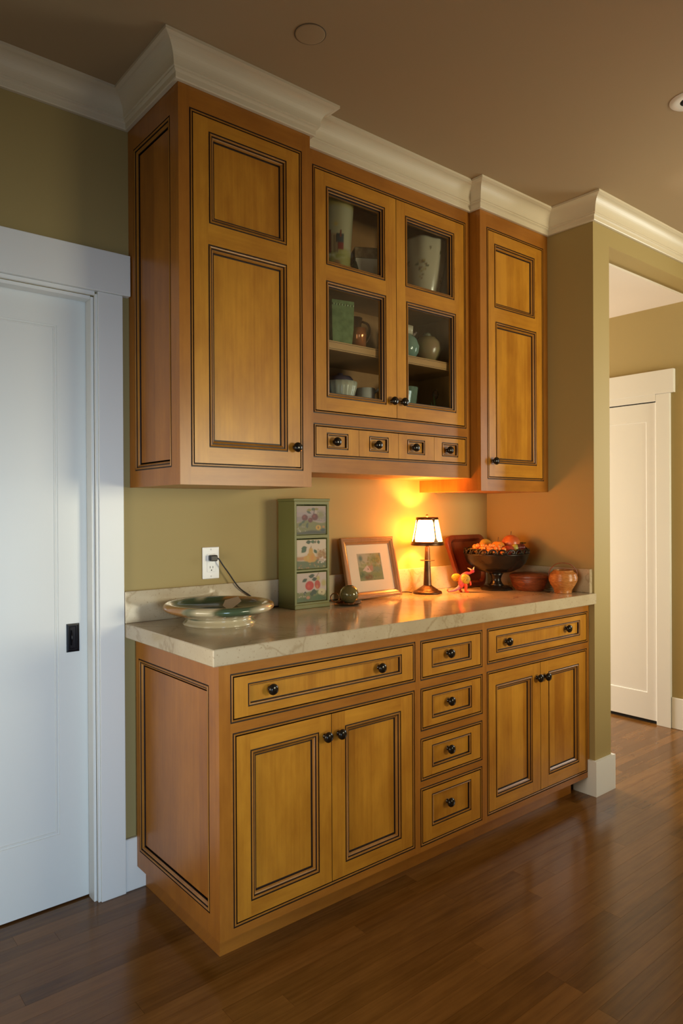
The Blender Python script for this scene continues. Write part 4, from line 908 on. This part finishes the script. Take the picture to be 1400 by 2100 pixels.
b = MB(); hh = [S2+.0005+H_*i/48 for i in range(49)]; b.shell(tx, ty, [(.001, S2+.0005)]+[(.054+.020*(z-S2)/H_, z) for z in hh]+[(.070, hh[-1]), (.052, S2+.02), (.001, S2+.02)], 120, colf=tc_); b.build('body', painted('painted tin', .4), t)
# white covered box and dark thing beside it
t = thing('white_box', (.90, -.19, S2), 'white box with a shiny patterned lid on the top shelf', 'box')
b = MB(); b.lathe(0, 0, [(.058, S2+.0005), (.064, S2+.125)], 4, sm=False, rot=PI/4); b.xf(Matrix.Translation((.902, -.185, 0)) @ Matrix.Rotation(-.5, 4, 'Z')); b.build('body', plain('cream card', (.74, .68, .56), .5), t)
b = MB(); b.lathe(0, 0, [(.068, S2+.1255), (.070, S2+.165), (.067, S2+.168), (0, S2+.168)], 4, sm=False, rot=PI/4); b.xf(Matrix.Translation((.902, -.185, 0)) @ Matrix.Rotation(-.5, 4, 'Z')); b.build('lid', mottled('patterned foil lid', (.40, .30, .18), (.20, .13, .08), 45, .12, .2, .1), t)
t = tag(MB().lathe(.812, -.232, [(.0, S2+.0005), (.022, S2+.0005), (.016, S2+.06), (.006, S2+.095), (0, S2+.1)], 16).build('dark_cone', plain('dark green glaze', (.012, .016, .008), .4), origin=(.812, -.232, S2)), 'small dark cone between painted vase and white box', 'ornament')
# scalloped floral vase
vx, vy = 1.268, -.162
t = thing('floral_vase', (vx, vy, S2), 'large white scalloped vase with scattered flower motifs', 'vase')
cv2 = Canvas(200, 110, (.50, .44, .33))
for i in range(46):
    x, y_ = rng.uniform(0, 1), rng.uniform(.12, .92); k = i % 4
    if k == 0: cv2.dabs(7, x-.025, x+.025, y_-.05, y_+.05, .012, [(.10, .10, .07), (.16, .15, .10)], .8)
    elif k == 1: cv2.dabs(4, x-.02, x+.02, y_-.03, y_+.03, .014, [(.36, .26, .05), (.25, .13, .06)], .8)
    elif k == 2: cv2.leaf(x, y_, .035, .02, rng.uniform(0, 6), (.08, .08, .05))
    else: cv2.ell(x, y_, .008, .02, (.45, .09, .05) if i % 8 == 3 else (.13, .11, .07))
for dx_, dy_ in ((-.022, 0), (.02, .02), (0, -.05), (.012, .11), (-.01, .13)): cv2.dabs(6, .5+dx_-.014, .5+dx_+.014, .52+dy_-.03, .52+dy_+.03, .013, [(.38, .28, .06), (.12, .10, .06), (.22, .12, .07)], .9)
vb2 = math.atan2(-2.3142-vy, -.9899-vx)
Hv = .29
b = MB(); hv = [i/40 for i in range(41)]; rv = lambda q: .055+.044*math.sin(q*PI*.5)**.9
vc = lambda a, z, r: cv2.at(((a-vb2)/(2*PI)+10.5) % 1, (z-S2)/Hv)
prf = [(.001, S2+.0005)]+[(rv(q), S2+.0005+Hv*q) for q in hv]+[(rv(1)-.006, S2+Hv), (rv(.1)-.006, S2+.03), (.001, S2+.03)]
b.shell(vx, vy, prf, 140, colf=vc, wob=lambda a, z: 1+.02*math.cos(8*a)*(z-S2)/Hv)
b.v = [(x, y_, z+(.005*math.cos(4*(math.atan2(y_-vy, x-vx)-vb2)+.6)*max(0, (z-S2)/Hv-.75)*4)) for x, y_, z in b.v]; b.build('body', painted('printed white glaze', .2, .3), t)
# green pressed-glass square vase
t = thing('green_glass_vase', (.735, -.215, S1), 'square green pressed glass vase on the middle shelf', 'vase')
b = MB(); gv = .068; b.lathe(0, 0, [(.0, S1+.0005), (gv*.86, S1+.0005), (gv*.96, S1+.06), (gv, S1+.165), (gv*.9, S1+.165), (gv*.85, S1+.02), (0, S1+.018)], 4, sm=False, rot=PI/4)
b.xf(Matrix.Translation((.735, -.215, 0)) @ Matrix.Rotation(-.2, 4, 'Z')); b.build('body', mottled('green glass', (.10, .16, .07), (.17, .25, .12), 40, .08, 0, .6, 2), t)
for k in range(8):
    u = -.042+.012*k; m4 = Matrix.Translation((.735, -.215, 0)) @ Matrix.Rotation(-.2, 4, 'Z')
    MB().ball(m4 @ Vector((u, -.0485, S1+.148)), .0045, 10).build('glass_bead', plain('green glass bead', (.28, .36, .18), .05), t)
# copper mug in front of a copper pitcher
CU = mottled('polished copper', (.50, .16, .055), (.60, .23, .09), 20, .16, .55, .03)
t = thing('copper_mug', (.825, -.235, S1), 'small polished copper mug on the middle shelf', 'mug')
MB().shell(.825, -.235, [(.001, S1+.0005), (.030, S1+.0005), (.031, S1+.045), (.0325, S1+.048), (.0325, S1+.054), (.031, S1+.057), (.0315, S1+.078), (.029, S1+.078), (.028, S1+.01), (.001, S1+.008)], 40).build('cup', CU, t)
t = thing('copper_pitcher', (.885, -.135, S1), 'tall dark copper pitcher behind the copper mug', 'pitcher')
MB().shell(.885, -.135, [(.001, S1+.0005), (.042, S1+.0005), (.046, S1+.05), (.036, S1+.09), (.033, S1+.12), (.038, S1+.15), (.036, S1+.15), (.031, S1+.12), (.04, S1+.05), (.001, S1+.01)], 40).build('body', mottled('dark copper', (.20, .075, .03), (.32, .12, .045), 20, .16, .55, .03), t)
MB().tube(spline([(.920, -.150, S1+.14), (.944, -.160, S1+.128), (.950, -.163, S1+.09), (.930, -.155, S1+.05)], 6), .005, 8).build('handle', mottled('dark copper', (.20, .075, .03), (.32, .12, .045), 20, .16, .55, .03), t)
# pottery at the bottom left: bowl, cup, purple jar, folded cloth-coloured board
t = thing('cream_bowl', (.735, -.225, S0), 'ribbed cream bowl on the cabinet floor', 'bowl')
MB().shell(.735, -.225, [(.001, S0+.0005), (.035, S0+.0005), (.05, S0+.06), (.066, S0+.12), (.069, S0+.142), (.065, S0+.142), (.05, S0+.07), (.001, S0+.02)], 60, wob=lambda a, z: 1+.02*math.cos(18*a)).build('body', plain('cream glaze', (.44, .42, .33), .25), t)
t = thing('white_cup', (.880, -.215, S0), 'white cup with a round handle beside the cream bowl', 'cup')
MB().shell(.872, -.222, [(.001, S0+.0005), (.026, S0+.0005), (.036, S0+.05), (.039, S0+.133), (.0365, S0+.133), (.033, S0+.05), (.001, S0+.012)], 40).build('body', plain('white glaze', (.60, .58, .54), .2), t)
MB().tube(spline([(.905, -.238, S0+.122), (.928, -.250, S0+.133), (.948, -.258, S0+.112), (.944, -.256, S0+.08), (.918, -.246, S0+.055), (.903, -.24, S0+.06)], 6), .0065, 10).build('handle', plain('white glaze', (.60, .58, .54), .2), t)
t = thing('purple_jar', (.833, -.112, S0), 'dull purple lidded jar behind the cream bowl', 'jar')
MB().lathe(.833, -.112, [(0, S0+.0005), (.05, S0+.0005), (.068, S0+.08), (.064, S0+.13), (.048, S0+.16)], 36).build('body', plain('purple glaze', (.11, .085, .12), .3), t)
MB().lathe(.833, -.112, [(.050, S0+.1602), (.054, S0+.178), (.044, S0+.192), (.012, S0+.198), (.012, S0+.206), (0, S0+.208)], 36).build('lid', plain('purple glaze', (.11, .085, .12), .3), t)
t = tag(MB().bbox(.70, .93, -.035, -.022, S0+.0005, S0+.21, .004).build('cutting_board', wood('pale board', (.34, .20, .08), (.44, .27, .11), 'x'), origin=(.81, -.03, S0)), 'pale wooden board standing at the back of the cabinet', 'board')
# right half, middle shelf: teal jug, floral pot, small cup
t = thing('teal_jug', (1.115, -.20, S1), 'pale teal round jug with a white neck on the shelf', 'jug')
MB().lathe(1.115, -.20, [(0, S1+.0005), (.040, S1+.0005), (.058, S1+.03), (.062, S1+.055), (.052, S1+.085), (.034, S1+.105)], 40).build('body', plain('teal glaze', (.17, .27, .23), .12), t)
MB().shell(1.115, -.20, [(.034, S1+.1052), (.036, S1+.14), (.033, S1+.14), (.031, S1+.106), (.034, S1+.1052)], 32, wob=lambda a, z: 1+.04*math.cos(6*a)).build('neck', plain('ivory glaze', (.55, .48, .36), .2), t)
t = thing('floral_pot', (1.268, -.185, S1), 'round pot blushed with pink and green on the shelf', 'pot')
MB().lathe(1.268, -.185, [(0, S1+.0005), (.032, S1+.0005), (.052, S1+.03), (.064, S1+.062), (.060, S1+.095), (.040, S1+.118), (.018, S1+.126)], 44).build('body', mottled('blushed glaze', (.30, .17, .11), (.26, .24, .10), 16, .25, 0, 0), t)
MB().lathe(1.268, -.185, [(.020, S1+.1262), (.016, S1+.137), (.006, S1+.142), (0, S1+.144)], 24).build('lid', plain('grey green glaze', (.16, .17, .12), .25), t)
t = thing('spouted_cup', (1.185, -.095, S1), 'small pinkish cup with a spout behind the teal jug', 'cup')
MB().shell(1.185, -.095, [(.001, S1+.0005), (.03, S1+.0005), (.034, S1+.08), (.045, S1+.145), (.042, S1+.145), (.03, S1+.08), (.001, S1+.01)], 32).build('body', plain('pinkish glaze', (.36, .26, .22), .25), t)
MB().tube(spline([(1.215, -.115, S1+.12), (1.235, -.13, S1+.135), (1.25, -.14, S1+.15)], 5), [.012]*4+[.009]*4+[.006]*3, 10).build('spout', plain('pinkish glaze', (.36, .26, .22), .25), t)
# cabinet floor, right half: glass bowls and a green tulip
def crystal(x, y_, r, h, label):
    t = thing('glass_bowl', (x, y_, S0), label, 'bowl'); MB().shell(x, y_, [(.001, S0+.0005), (r*.55, S0+.0005), (r*.8, S0+h*.5), (r, S0+h), (r*.94, S0+h), (r*.72, S0+h*.5), (r*.45, S0+.012), (.001, S0+.01)], 24, sm=False).build('body', mottled('sea green glass', (.12, .18, .15), (.20, .27, .22), 30, .06, 0, .5, 2), t)
crystal(1.085, -.20, .056, .145, 'low pale green glass bowl nearest the door knob')
crystal(1.195, -.12, .058, .185, 'taller sea green glass bowl on the cabinet floor')
t = thing('tulip_ornament', (1.285, -.215, S0), 'dark green tulip ornament on the cabinet floor', 'ornament')
TG = plain('bottle green glaze', (.022, .045, .012), .12)
MB().tube([(1.285, -.215, S0+.001), (1.287, -.215, S0+.14)], .004, 8).build('stem', TG, t)
MB().ball((1.288, -.215, S0+.155), (.014, .014, .024), 16).build('bloom', plain('black red glaze', (.03, .008, .008), .12), t)
for sg, hh_ in ((-1, .12), (1, .105), (-.4, .15)):
    tb([(1.285, -.215, S0+.002), (1.285+.012*sg, -.215, S0+hh_*.5), (1.285+.030*sg, -.215-.004, S0+hh_)], [.006, .010, .001]).build('leaf_blade', TG, t)
